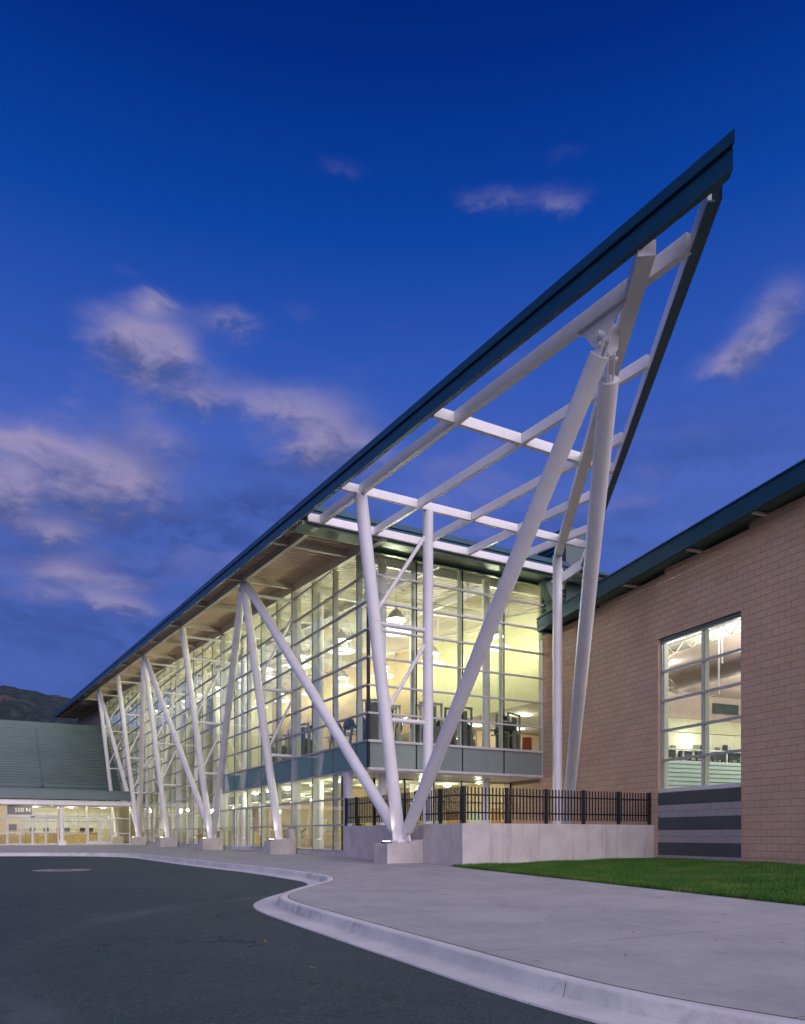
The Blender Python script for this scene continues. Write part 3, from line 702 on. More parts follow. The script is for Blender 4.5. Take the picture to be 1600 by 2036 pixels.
# ---- open prow
pr = part('prow', hall)
SL = 1 / .741
def REy(x): return TY + .04 + (x + 3.16) * SL      # right-hand edge of the prow
fasc(-3.16, TY, 7.95, REy(7.95), pr, 1)
obj('inner_beam', MB().beam((-2.95, REy(-2.95) + .20, RZ(REy(-2.95) + .2) + .005), (7.80, REy(7.80) + .20, RZ(REy(7.8) + .2) + .005), .06, .27, lift=.03), 'white', pr)
obj('edge_flange', MB().beam((-2.95, REy(-2.95) + .165, RZ(REy(-2.95) + .1) + .0), (7.80, REy(7.80) + .165, RZ(REy(7.8) + .1) + .0), .10, .03), 'fascia', pr)
rbeam(-2.41, REy(-2.41) + .30, -2.41, -1.3, .14, .29, -.02, parent=pr)
for x in (-.40, 1.60, 3.50, 5.40): rbeam(x, REy(x) + .32, x, -1.32, .11, .25, .02, parent=pr)
def crossb(y, x1):
    xs_ = [-3.05, -2.41, -.40, 1.60, 3.50, 5.40]
    xs_ = [v for v in xs_ if v < x1 - .3] + [x1]
    for a, b in zip(xs_[:-1], xs_[1:]):
        e0 = .075 if a > -2.5 else .0
        obj('cross_beam', MB().beam((a + e0, y, RZ(y) + .0), (b - (.075 if b != x1 else 0), y, RZ(y) + .0), .12, .25), 'white', pr)
crossb(-9.50, 2.75); crossb(-4.33, 6.55)
obj('cross_beam', MB().beam((-2.9, -1.30, RZ(-1.3) + .0), (8.0, -1.30, RZ(-1.3) + .0), .13, .26), 'white', pr)
obj('diagonal_beam', MB().beam((-3.0, -16.02, RZ(-16.0) - .10), (6.30, -3.05, RZ(-3.05) - .02), .28, .24), 'white', pr)
for (x, y) in ((-2.36, -9.5), (-.4, -9.5), (1.6, -9.5), (-2.36, -4.33), (-.4, -4.33), (1.6, -4.33), (3.5, -4.33), (5.4, -4.33)):   # bolted splice plates
    mb = MB().box(x + .08, x + .095, y - .14, y - .065, RZ(y) + .03, RZ(y) + .25)
    for zz in (.07, .14, .21): mb.tube((x + .087, y - .10, RZ(y) + zz), (x + .10, y - .10, RZ(y) + zz), .012, 8)
    obj('splice_plate', mb, 'white', pr)
# return of the roof edge beside the block wall
obj('edge_return', MB().beam((7.95, REy(7.95), RZ(-2) - .05), (7.9, -1.0, RZ(-2) - .38), .10, .38), 'white', pr)
# green trim where the glass meets the neighbouring roof
mb = MB()
tp = [(7.75, 11.28), (8.35, 11.28), (8.50, 10.5), (8.50, 9.9), (8.78, 9.35), (8.55, 9.20), (8.22, 9.8), (8.22, 10.45)]
mb.prism(tp, 'y', -.50, -.08); obj('stepped_flashing', mb, 'trimgreen', hall)
# ---- solid wall beyond the glass
fw = obj('far_wall', MB().box(0, .3, 65.2, 94, 0, 15.4).add([(0, 65.2, 15.4), (0, 94, 15.4), (0, 94, RZ(94)), (0, 65.2, RZ(65.2)), (.3, 65.2, 15.4), (.3, 94, 15.4), (.3, 94, RZ(94)), (.3, 65.2, RZ(65.2))],
    [(0, 3, 2, 1), (4, 5, 6, 7), (3, 7, 6, 2), (1, 2, 6, 5), (0, 4, 7, 3)]), 'farblock', hall)
for y in (79, 84): obj('small_window', MB().box(-.02, .05, y, y + 1.3, 14.4, 15.9), 'dark', fw)

# ------------------------------------------------------------------ concrete piers, steel columns
PIERS = [(-4.15, .24), (7.30, 0), (18.75, 0), (30.3, 0), (41.8, 0), (53.4, 0)]
plab = ['nearest concrete pier, joined to the patio wall and carrying three tubes', 'second concrete pier from the front, right of the glass doors', 'third concrete pier from the front carrying a V of tubes',
        'fourth concrete pier from the front, smaller and further back', 'fifth concrete pier, beside the entrance canopy end', 'concrete pier under the entrance canopy, furthest back']
pn = []
for i, (y, e) in enumerate(PIERS):
    mb = MB(); x1 = -.28 if i == 0 else -.14; x0 = -1.66 if i == 0 else -1.32
    z0 = H(0, y) - .1
    mb.hexa([(x0, y - .46, z0), (x1, y - .46, z0), (x1, y + .46, z0), (x0, y + .46, z0), (x0, y - .46, .58), (x1, y - .46, .73), (x1, y + .46, .73), (x0, y + .46, .58)])
    o = obj('concrete_pier', mb, 'conc', bevel=.018); tag(o, plab[i], 'concrete pier', 'concrete piers under the steel columns')
    if 0 < i < 5:
        b = obj('upstand', MB().box(-.32, -.135, y - .30, y + .30, .66, 1.12), 'conc', o, bevel=.012)
    # uplight recessed in the pier top
    u = thing('uplight', ['nearest', 'second', 'third', 'fourth', 'fifth', 'last'][i] + ' lit floodlight on a concrete pier, shining up the tube', 'floodlight', (x0 + .19, y - .03, .63), 'uplights on the piers')
    mb = MB().box(x0 + .07, x0 + .31, y - .15, y + .09, .60, .655); obj('housing', mb, 'bar', u)
    obj('lens', MB().box(x0 + .10, x0 + .28, y - .12, y + .06, .655, .668), 'up', u)
    l = bpy.data.lights.new('uplight_beam', 'SPOT'); l.energy = 42 if i == 0 else 40; l.color = (1, .78, .66); l.spot_size = R(64); l.spot_blend = .9; l.shadow_soft_size = .06
    lo = bpy.data.objects.new('uplight_beam', l); link(lo, u); lo.location = (0, 0, .06)
    lo.rotation_euler = (Vector((.10, 0, 1))).to_track_quat('-Z', 'Y').to_euler()
CL_ = ['nearest white steel column cluster, spreading in a wide V below the open prow', 'second white steel column, leaning outwards to the right of the glass doors', 'third white steel column cluster, a V of three tubes past the doors',
       'fourth white steel column, a single leaning tube with braces', 'fifth white steel column cluster next to the entrance canopy', 'furthest white steel column, rising through the entrance canopy']
def node(y): return Vector((-2.33, y, RZ(y) - .02))
def clevis(t, p, d, r, parent):
    """fork plate and pin between a tube end and its bearing"""
    d = Vector(d).normalized(); sd = d.cross(Vector((0, 0, 1)))
    sd = Vector((1, 0, 0)) if sd.length < .05 else sd.normalized()
    p = Vector(p); up = sd.cross(d).normalized(); mb = MB()
    for s_ in (-1, 1):
        c_ = p + sd * (.055 * s_); w = sd * .014; h = up * (r * .8)
        q = c_ - d * .16; e = c_ + d * .26
        mb.hexa([q - w - h * .55, e - w - h, e + w - h, q + w - h * .55, q - w + h * .55, e - w + h, e + w + h, q + w + h * .55])
    mb.tube(p - sd * .12 - d * .06, p + sd * .12 - d * .06, .04, 12)
    obj('clevis', mb, 'white', parent)
def ctube(p, q, r, parent, gap0=.30, gap1=.30, name='tube'):
    p = Vector(p); q = Vector(q); d = (q - p).normalized()
    obj(name, MB().tube(p + d * gap0, q - d * gap1, r, 28), 'white', parent)
    if gap0 > .2: clevis(None, p + d * .12, d, r, parent)
    if gap1 > .2: clevis(None, q - d * .12, -d, r, parent)
for i, (y, e) in enumerate(PIERS):
    yb = y + .05
    if i == 0: base = Vector((-1.02, -4.2, .64)); topn = Vector((-2.40, -4.30, RZ(-4.3)))
    else: base = Vector((-.70, y + .14, .62)); topn = node(y + .14)
    t = thing('steel_column', CL_[i], 'column', base, 'white steel tube columns along the glass front')
    r = .195 if i == 0 else .178
    obj('leaning_tube', MB().tube(base, topn, r, 30), 'white', t)
    obj('base_plate', MB().box(base.x - .20, base.x + .24, base.y - .26, base.y + .26, .60, .70), 'white', t, bevel=.01)
    if i in (0, 2, 4):       # V clusters: diagonal tubes along the building
        gb = Vector((base.x + .10, base.y, .66))
        for s_ in (-1, 1):
            if i == 0 and s_ == -1: q = Vector((-2.36, -14.42, 9.90)); rr_ = .185
            else: q = node(y + .14 + s_ * 11.5) + Vector((.02, -s_ * .25, -.05)); rr_ = r * .96
            if i == 4 and s_ == 1: q = node(53.6) + Vector((0, -.3, -.05))
            p0 = gb + Vector((0, s_ * .18, .15)); d = (q - p0).normalized()
            ctube(p0, q, rr_, t, .34, .22, 'diagonal_tube')
            mb = MB(); c_ = p0 + d * .10
            mb.hexa([(c_.x - .03, base.y + s_ * .08, .66), (c_.x + .03, base.y + s_ * .08, .66), (c_.x + .03, base.y + s_ * .52, .66), (c_.x - .03, base.y + s_ * .52, .66),
                     (c_.x - .03, base.y + s_ * .10, 1.18), (c_.x + .03, base.y + s_ * .10, 1.18), (c_.x + .03, base.y + s_ * .38, 1.12), (c_.x - .03, base.y + s_ * .38, 1.12)])
            obj('gusset', mb, 'white', t)
    # braces back to the wall post
    def tx(z): return base.x + (topn.x - base.x) * (z - base.z) / (topn.z - base.z)
    yy_ = base.y if i else -4.25
    wx = -.13
    hs = [4.38, 7.28] + ([10.9] if i in (2, 3) else []) + ([10.9] if i > 3 else []) + ([RZ(y) - .45] if i else [])
    if i == 5: hs = [h for h in hs if h > 5]
    for z in hs:
        obj('brace', MB().tube((tx(z), yy_, z), (wx, yy_, z), .072, 14), 'white', t)
    ds = [(4.55, 6.85), (7.5, min(10.55, RZ(y) - .8))] + ([(11.0, RZ(y) - .7)] if RZ(y) > 13 else [])
    for za, zb in ds:
        if i == 5 and za < 5: continue
        obj('brace', MB().tube((tx(za), yy_, za), (wx, yy_, zb), .058, 14), 'white', t)
    if i == 0: obj('post', MB().tube((-.02, -4.25, 0), (-.02, -4.25, RZ(-4.3) + .02), .165, 26), 'white', t)
# gusset under the prow where the two long tubes meet
jn = thing('steel_node', 'bolted steel joint hanging under the prow where two long tubes meet', 'steel joint', (-2.4, -14.4, 10.0))
z = RZ(-14.4)
obj('hanger_plate', MB().prism([(-15.05, z - .05), (-13.75, z + .04), (-14.02, z - .22), (-14.18, z - .46), (-14.50, z - .52), (-14.72, z - .22)], 'x', -2.43, -2.38), 'white', jn)
obj('cross_plate', MB().prism([(-2.44, z + .02), (-1.85, z + .05), (-1.92, z - .42), (-2.08, z - .60), (-2.30, z - .46)], 'y', -14.30, -14.25), 'white', jn)
obj('pin', MB().tube((-2.56, -14.42, z - .38), (-2.24, -14.42, z - .38), .06, 16), 'white', jn)
# right-hand pair: upright post and leaning tube
t = thing('steel_column', 'white steel upright and leaning tube standing behind the fence near the block wall', 'column', (6.3, -3.1, .1), 'white steel columns under the prow')
obj('post', MB().tube((6.20, -3.14, .1), (6.20, -3.14, RZ(-3.1)), .17, 26), 'white', t)
ctube((6.62, -3.05, .45), (-2.06, -14.28, 9.80), .185, t, .3, .42, 'leaning_tube')
obj('base_plate', MB().box(5.95, 6.95, -3.4, -2.8, .08, .14), 'white', t)

# ================================================================== BLOCK BUILDING on the right
DT = Vector((.1235, .9923, 0)); DN = Vector((-.9923, .1235, 0)); E1 = Vector((8.085, 0, 0))
ANG = math.atan2(DT.y, DT.x)
def W(t, o, z):      # t along the wall (minus = towards the camera), o = outwards
    p = E1 + DT * t + DN * o; return Vector((p.x, p.y, z))
def wbox(mb, t0, t1, o0, o1, z0, z1, dz=0.0):
    """dz: extra height at t0 (rising towards the camera)"""
    return mb.hexa([W(t0, o0, z0 + dz), W(t1, o0, z0), W(t1, o1, z0), W(t0, o1, z0 + dz), W(t0, o0, z1 + dz), W(t1, o0, z1), W(t1, o1, z1), W(t0, o1, z1 + dz)])
bb = thing('block_building', 'tan concrete block building with one tall lit window and dark eave', 'building', (8.0, -6, 0))
WT0, WT1, WZ0, WZ1 = -10.49, -7.00, 2.235, 7.315
TN, TF = -17.0, 3.2
def ztop(t): return 9.06 + .057 * (-.77 - t)
wl = part('wall', bb)
BL, BH, J = .4064, .2032, .010
bmeshes = {}
def blockmesh(w, mat):
    k = (round(w, 3), mat)
    if k not in bmeshes:
        h = BH - J; d = .03; c = .002; ww = w - J
        vs = [(-ww / 2, -d, -h / 2), (ww / 2, -d, -h / 2), (ww / 2, -d, h / 2), (-ww / 2, -d, h / 2),
              (-ww / 2, -c, -h / 2), (ww / 2, -c, -h / 2), (ww / 2, -c, h / 2), (-ww / 2, -c, h / 2),
              (-ww / 2 + c, 0, -h / 2 + c), (ww / 2 - c, 0, -h / 2 + c), (ww / 2 - c, 0, h / 2 - c), (-ww / 2 + c, 0, h / 2 - c)]
        fs = [(8, 9, 10, 11)[::-1]] + [(4 + i, 8 + i, 8 + (i + 1) % 4, 4 + (i + 1) % 4) for i in range(4)] + [(i, 4 + i, 4 + (i + 1) % 4, (i + 1) % 4) for i in range(4)]
        mb = MB().add(vs, fs); me = mb.mesh('block'); me.materials.append(M[mat]); bmeshes[k] = (me, vs, fs)
    return bmeshes[k]
cand = []
for r_ in range(0, 60):
    z = (r_ + .5) * BH; off = BL / 2 if r_ % 2 else 0
    n0 = int(math.floor((TN - off) / BL)); n1 = int(math.ceil((TF - off) / BL))
    for n_ in range(n0, n1):
        a = n_ * BL + off; b = a + BL
        if z + BH / 2 > ztop((a + b) / 2) + .12: continue
        if a > -.05 and z > 3.1: continue
        if b > 0 and z > 3.2: b = 0.0
        segs = [(a, b)]
        if z < WZ1 - .01:
            if z > WZ0:      # window opening
                segs = [(p, q) for p, q in ((a, min(b, WT0)), (max(a, WT1), b)) if q - p > .05]
            else: segs = [(p, q) for p, q in ((a, min(b, WT0)), (max(a, WT0), min(b, WT1)), (max(a, WT1), b)) if q - p > .05]
        for p, q in segs:
            mid = (p + q) / 2
            mat = 'block'
            if z < WZ0 and WT0 < mid < WT1: mat = ('blockD', 'blockL')[((10 - r_) // 2) % 2] if r_ else 'blockL'
            cand.append((((W(mid, 0, z) - cam.location).length) * (1 if mid > -13.0 else 3), mid, z, q - p, mat))
cand.sort(key=lambda c_: c_[0])
restm = {}
for i, (d_, mid, z, w, mat) in enumerate(cand):
    me, vs, fs = blockmesh(w, mat); p = W(mid, .002 * (random.random() - .5), z)
    if i < 296: inst('block', me, p, wl, (0, 0, ANG))
    else:
        mb = restm.setdefault(mat, MB()); ca, sa = math.cos(ANG), math.sin(ANG)
        mb.add([(p.x + x * ca - y * sa, p.y + x * sa + y * ca, p.z + zz) for x, y, zz in vs], fs)
for mat, mb in restm.items(): obj('far_block', mb, mat, wl, kind='stuff')
mb = MB()      # mortar and core behind the blocks
wbox(mb, TN, WT0, -.30, -.006, 0, 9.0, 0); wbox(mb, WT1, 0, -.30, -.006, 0, 9.0); wbox(mb, WT0 + .001, WT1 - .001, -.30, -.006, 0, WZ0 - .002); wbox(mb, WT0 + .001, WT1 - .001, -.30, -.006, WZ1 + .002, 9.0)
wbox(mb, TN, -.001, -.29, -.012, 9.0, 9.02, .9); wbox(mb, .001, TF, -.30, -.006, 0, 3.3)
obj('mortar_core', mb, 'mortar', wl)
obj('jamb', wbox(MB(), WT1 - .012, WT1, -.29, -.002, WZ0, WZ1), 'block', wl); obj('jamb', wbox(MB(), WT0, WT0 + .012, -.29, -.002, WZ0, WZ1), 'block', wl)
# window
wi = part('window', bb)
tm = (WT0 + WT1) / 2 - .10
for k in range(5):
    za = WZ0 + .10 + k * .975 + (.0 if k else 0); zb = WZ0 + .10 + (k + 1) * .975
    if k == 4: zb = WZ1 - .14
    for a, b in ((WT0 + .03, tm), (tm, WT1 - .06)):
        obj('pane', wbox(MB(), a + .02, b - .02, -.16, -.148, za + .02, zb - .02), 'gglass', wi)
for k in range(6):
    z = WZ0 + .10 + k * .975
    if k == 5: z = WZ1 - .10
    obj('mullion', wbox(MB(), WT0 + .02, WT1 - .02, -.20, -.10 if k else -.04, z - (.038 if k else .085), z + .038), 'alu' if k else 'white2', wi)
obj('head', wbox(MB(), WT0 + .02, WT1 - .02, -.24, -.06, WZ1 - .085, WZ1 - .003), 'trimgreen', wi)
for t_ in (WT0 + .045, tm, WT1 - .04):
    obj('mullion', wbox(MB(), t_ - .025, t_ + .025, -.185, -.115, WZ0 + .10, WZ1 - .10), 'alu', wi)
    obj('inner_post', wbox(MB(), t_ - .05, t_ + .05, -.36, -.19, WZ0 + .10, WZ1 - .10), 'inner', wi)
# eave, roof
rf = part('roof', bb)
L_ = -.77 - TN
obj('eave_board', wbox(MB(), TN, -.77, .62, .74, ztop(-.77) - .03, ztop(-.77) + .46, .057 * L_), 'fascia', rf)
obj('eave_cap', wbox(MB(), TN, -.76, .58, .78, ztop(-.77) + .46, ztop(-.77) + .51, .057 * L_), 'fascia', rf)
obj('soffit', wbox(MB(), TN, -.77, -.3, .62, ztop(-.77) + .10, ztop(-.77) + .14, .057 * L_), 'trimgreen', rf)
obj('roof_sheet', wbox(MB(), TN, -.5, -13, .60, ztop(-.77) + .40, ztop(-.77) + .455, .057 * L_), 'fascia', rf)
obj('end_board', wbox(MB(), -.80, -.70, -.4, .61, ztop(-.77) - .03, ztop(-.77) + .46), 'fascia', rf)
for t_ in (-3.6, -5.9, -8.9, -11.4, -14):
    obj('outrigger', wbox(MB(), t_ - .05, t_ + .05, -.2, .60, ztop(t_) + .01, ztop(t_) + .075), 'deck', rf)
# ribbed metal box on the roof beside the prow
obj('plant_room_panel', MB().box(9.42, 10.42, .06, .22, 8.5, 14.0), 'greenroof', rf)
mb = MB(); z = 11.95
while z < 13.9:
    d_ = max(.6, 5.2 * (14.1 - z) / 2.2)
    mb.prism([(9.40, z), (9.46, z + .03), (9.46, z + .13), (9.40, z + .16), (9.40, z + .20), (9.8, z + .20), (9.8, z)], 'y', .225, .225 + d_); z += .20
obj('ribbed_side', mb, 'fascia', rf)
mb = MB(); z = 8.9
while z < 11.2:
    mb.prism([(.10, z), (.16, z + .03), (.16, z + .13), (.10, z + .16), (.10, z + .20), (.26, z + .20), (.26, z)], 'x', 8.20, 9.41); z += .20
obj('ribbed_panel', mb, 'trimgreen', rf)
# inside of the gym behind the window
gi = part('gym_interior', bb)
obj('floor', wbox(MB(), TN, -.4, -13, -.31, -.02, .03), 'floor', gi)
obj('gym_wall', wbox(MB(), TN, -.4, -13.2, -13, 0, 10.2), 'cream', gi); obj('gym_wall', wbox(MB(), -.5, -.4, -13, -.31, 0, 9.0), 'cream', gi); obj('gym_wall', wbox(MB(), TN, TN + .1, -13, -.31, 0, 10.2), 'cream', gi)
obj('gym_ceiling', wbox(MB(), TN, -.4, -13, -.31, 8.95, 9.0, .55), 'ceil', gi)
obj('balcony_floor', wbox(MB(), -1.75, -.5, -13, -.4, 2.72, 2.94), 'ceil', gi)
bp_ = MB(); z = 2.75
while z < 3.95:
    bp_.hexa([W(-1.80, -13, z), W(-1.76, -13, z), W(-1.76, -.6, z), W(-1.80, -.6, z), W(-1.80, -13, z + .17), W(-1.76, -13, z + .17), W(-1.76, -.6, z + .17), W(-1.80, -.6, z + .17)])
    bp_.hexa([W(-1.86, -13, z + .03), W(-1.80, -13, z), W(-1.80, -.6, z), W(-1.86, -.6, z + .03), W(-1.86, -13, z + .10), W(-1.80, -13, z + .13), W(-1.80, -.6, z + .13), W(-1.86, -.6, z + .10)]); z += .18
obj('balcony_front', bp_, 'teal', gi)
obj('balcony_rail', wbox(MB(), -1.83, -1.77, -13, -.6, 4.45, 4.50), 'white', gi)
for o_ in (-2.2, -3.4, -4.6, -5.8, -7.0, -8.2, -9.4, -10.6): obj('rail_post', wbox(MB(), -1.82, -1.78, o_ - .02, o_ + .02, 3.9, 4.46), 'white', gi)
obj('bulkhead', wbox(MB(), -.75, -.5, -13, -.4, 6.0, 8.9), 'duct', gi)
obj('lower_bulkhead', wbox(MB(), -.62, -.5, -13, -.4, 5.4, 6.0), 'olive', gi)
obj('air_duct', MB().tube(W(TN + .2, -3.5, 7.15), W(-4.3, -3.5, 7.15), .70, 40), 'duct', gi)
mb = MB(); k = TN + .4
while k < -4.4: mb.tube(W(k, -3.5, 7.15), W(k + .05, -3.5, 7.15), .708, 40, cap=False); k += .16
obj('duct_rib', mb, 'duct', gi)
mb = MB(); pp = [W(-4.32 + 1.0 * math.sin(q * .26), -3.5 - 1.0 * (1 - math.cos(q * .26)), 7.15) for q in range(7)]
for p, q in zip(pp[:-1], pp[1:]): mb.tube(p, q, .70, 40, cap=False)
mb.tube(pp[-1], W(-3.32, -9, 7.15), .70, 40)
obj('duct_elbow', mb, 'duct', gi)
for o_ in (-2.6, -5.2, -7.8, -10.4):
    mb = wbox(MB(), TN, -.5, o_ - .05, o_ + .05, 8.2, 8.3, .5); wbox(mb, TN, -.5, o_ - .05, o_ + .05, 8.75, 8.85, .5)
    t_ = TN
    while t_ < -1: mb.beam(W(t_, o_, 8.3 + .03 * (-t_)), W(t_ + .5, o_, 8.75 + .03 * (-t_)), .04, .04).beam(W(t_ + .5, o_, 8.75 + .03 * (-t_)), W(t_ + 1, o_, 8.3 + .03 * (-t_)), .04, .04); t_ += 1.0
    obj('bar_joist', mb, 'white', gi)
for o_ in (-3.6, -6.6, -9.4):
    for t_ in (-3, -6.5, -10, -13.5):
        obj('light_panel', wbox(MB(), t_ - 1.1, t_ + 1.1, o_ - .2, o_ + .2, 8.35 + .03 * -t_, 8.42 + .03 * -t_), 'tubeL', gi)
for t_, o_, z, w in ((-3, -2.0, 8.2, 260), (-8, -1.8, 8.3, 260), (-13.5, -3, 7.4, 260), (-4, -6.5, 8.2, 400), (-9, -8, 7.0, 340), (-6, -5.0, 5.4, 150), (-4, -9.5, 5.4, 150), (-1.1, -4, 5.0, 30), (-1.1, -7, 5.0, 30), (-9, -5, 2.0, 90)):
    point('gym_light', W(t_, o_, z), w, (1, .99, .93), gi, .3)
obj('hoop_frame', MB().beam(W(-7.4, -2.2, 7.6), W(-7.4, -2.2, 5.6), .04, .04, (1, 0, 0)).beam(W(-7.4, -2.2, 5.6), W(-6.6, -2.2, 5.55), .04, .04).beam(W(-7.55, -2.2, 7.6), W(-7.55, -2.2, 6.6), .04, .04, (1, 0, 0)), 'white', gi)
obj('wall_grille', wbox(MB(), -.80, -.76, -9.9, -8.4, 6.3, 6.75), 'dark', gi)
for q, o_ in enumerate((-2.6, -3.5, -4.4, -5.3, -6.2, -7.1, -8.0, -8.9, -9.8)):
    mb = MB(); wbox(mb, -1.6, -.8, o_ - .3, o_ + .3, 2.96, 3.15); wbox(mb, -1.55, -1.4, o_ - .32, o_ + .32, 4.15, 4.45); wbox(mb, -1.52, -1.44, o_ - .30, o_ - .24, 3.1, 4.2); wbox(mb, -1.52, -1.44, o_ + .24, o_ + .30, 3.1, 4.2)
    tag(obj('treadmill', mb, 'dark'), 'dark treadmill behind the teal gym balcony front, %s from the left' % ['first', 'second', 'third', 'fourth', 'fifth', 'sixth', 'seventh', 'eighth', 'ninth'][q], 'treadmill', 'treadmills on the gym balcony')
obj('inner_glazing', wbox(MB(), -.64, -.60, -12.5, -1.0, 4.2, 5.36), 'cream', gi)
for o_ in (-2.4, -3.6, -4.8, -6.0, -7.2, -8.4, -9.6, -10.8): obj('glazing_bar', wbox(MB(), -.67, -.64, o_ - .03, o_ + .03, 4.2, 5.36), 'white', gi)
for q in range(26):
    o_ = -1.6 - .42 * q; h_ = random.uniform(.25, .75); wa, wb = random.uniform(.06, .16), random.uniform(.06, .16)
    mb = wbox(MB(), -.78, -.70, o_ - wa, o_ + wb, 4.2 + h_ * .55, 4.2 + h_); wbox(mb, -.76, -.72, o_ - .03, o_ + .03, 2.94, 4.2 + h_ * .55)
    tag(obj('exercise_machine', mb, ('dark', 'steel', 'shroud')[q % 3]), 'small exercise machine far back on the gym balcony, number %s from the left' % ['one', 'two', 'three', 'four', 'five', 'six', 'seven', 'eight', 'nine', 'ten', 'eleven', 'twelve', 'thirteen', 'fourteen', 'fifteen', 'sixteen', 'seventeen', 'eighteen', 'nineteen', 'twenty', 'twenty-one', 'twenty-two', 'twenty-three', 'twenty-four', 'twenty-five', 'twenty-six'][q], 'exercise machine', 'machines far back on the gym balcony')

# ================================================================== PATIO WALL and FENCE
pw = thing('patio_wall', 'low pale concrete retaining wall around the patio, cast in panels', 'wall', (-.3, -6.7, 0))
X0, Y0, TOPZ = -.42, -6.80, 1.19
joints = [X0, 1.0, 2.35, 3.65, 4.90, 6.10, 7.22]
for a, b in zip(joints[:-1], joints[1:]):
    obj('panel', MB().box(a + .004, b - .004, Y0, Y0 + .26, -.25, TOPZ), 'conc', pw, bevel=.008)
jl = [Y0 + .268, -4.62, -3.66, -.6, 1.55]
for i, (a, b) in enumerate(zip(jl[:-1], jl[1:])):
    obj('panel', MB().box(X0 + .001 + (.14 if i else 0) * 1, X0 + .26 + (.14 if i else 0), a + .004, b - .004, -.25, TOPZ), 'conc', pw, bevel=.008)
fe = thing('fence', 'black iron picket fence standing on the patio wall', 'fence', (-.3, -6.7, TOPZ))
pk = MB().box(-.016, .016, -.016, .016, .10, 1.05).mesh('picket'); pk.materials.append(M['bar'])
ps = MB().box(-.042, .042, -.042, .042, 0, 1.06).box(-.048, .048, -.048, .048, 1.055, 1.068).mesh('post'); ps.materials.append(M['bar'])
Yf = Y0 + .13; Xf = X0 + .15
posts = [(Xf, Yf)] + [(Xf + 1.50 * k, Yf) for k in range(1, 5)] + [(7.12, Yf)]
postsL = [(Xf + (.12 if Yf + 1.47 * k > -6 else 0), Yf + 1.47 * k) for k in range(0, 6)] + [(Xf + .12, 1.60)]
for P in (posts, postsL):
    for i, (x, y) in enumerate(P):
        if P is postsL and i == 0: continue
        inst('post', ps, (x, y, TOPZ), fe)
    for (xa, ya), (xb, yb) in zip(P[:-1], P[1:]):
        L_ = math.hypot(xb - xa, yb - ya); n_ = int(round(L_ / .128))
        for k in range(1, n_): inst('picket', pk, (xa + (xb - xa) * k / n_, ya + (yb - ya) * k / n_, TOPZ), fe)
        for z in (.29, .80):
            obj('rail', MB().beam((xa, ya, TOPZ + z), (xb, yb, TOPZ + z), .04, .045), 'bar', fe)

# ================================================================== ENTRANCE PAVILION on the left
pv = thing('entrance_pavilion', 'low entrance pavilion with lit canopy, glass doors and green ribbed metal roof', 'building', (-6, 44, 0))
FY, SY = 42.9, 44.6
cp = part('canopy', pv)
obj('fascia', MB().box(-26, -.65, FY, FY + .12, 3.76, 4.46), 'pale', cp)
obj('fascia_cap', MB().box(-26, -.62, FY - .03, FY + .16, 4.46, 4.53), 'pale', cp)
obj('canopy_roof', MB().box(-26, -.66, FY + .12, 56, 4.30, 4.44), 'greenroof', cp)
obj('soffit', MB().box(-26, -.70, FY + .12, 56, 3.60, 3.68), 'ceil', cp)
obj('light_cove', MB().prism([(FY + .14, 3.62), (FY + .14, 3.30), (FY + .30, 3.22), (FY + .75, 3.22), (FY + .75, 3.30), (FY + .34, 3.34), (FY + .34, 3.60)], 'x', -26, -.9), 'white', cp)
for x in (-16.5, -11.4, -6.45): obj('column', MB().tube((x, FY + .55, .35), (x, FY + .55, 3.6), .15, 20).box(x - .28, x + .28, FY + .27, FY + .83, -.02, .36), 'white', cp)
for x in (-13, -9.0, -4.4, -2.3): point('canopy_light', (x, FY + 1.05, 3.45), 24, (1, .93, .72), cp, .15)
for x in (-13, -9.0, -4.4, -2.3): obj('downlight', MB().lathe((x, FY + 1.05, 3.595), [(.13, 0), (.13, -.02), (.0, -.022)], 20), 'lamp', cp)
# storefront
sf = part('storefront', pv)
XS = [-20, -17.5, -15, -12.9, -10.45, -8.58, -6.62, -4.42, -2.40, -.95]
for i in range(len(XS) - 1):
    a, b = XS[i], XS[i + 1]
    lv = [(.10, .95), (.95, 2.25), (2.25, 3.30)]
    if abs(a + 4.42) < .01: lv = [(2.25, 3.30)]
    if i in (4, 5): lv = [(.05, 2.25), (2.45, 3.30)]
    for za, zb in lv: inst('pane', boxmesh('pane', b - a - .07, .014, zb - za - .05, 'glass'), ((a + b) / 2, SY, (za + zb) / 2), sf)
    if i == 6 - 0 and False: pass
for x in XS: obj('mullion', MB().box(x - .045, x + .045, SY - .06, SY + .06, 0, 3.45), 'white2', sf)
for z, a, b in ((.06, -20, -10.5), (.06, -6.6, -4.45), (.06, -2.38, -.95), (.95, -20, -10.5), (.95, -6.6, -4.45), (.95, -2.38, -.95), (2.25, -6.6, -.95), (2.25, -20, -10.5), (3.34, -20, -.95)):
    obj('mullion', MB().box(a, b, SY - .05, SY + .05, z - .04, z + .04), 'white2', sf)
obj('door_header', MB().box(-10.45, -6.62, SY - .10, SY + .10, 2.25, 2.47), 'white2', sf)
obj('door_sensor', MB().box(-8.72, -8.42, SY - .15, SY - .10, 2.30, 2.38), 'dark', sf)
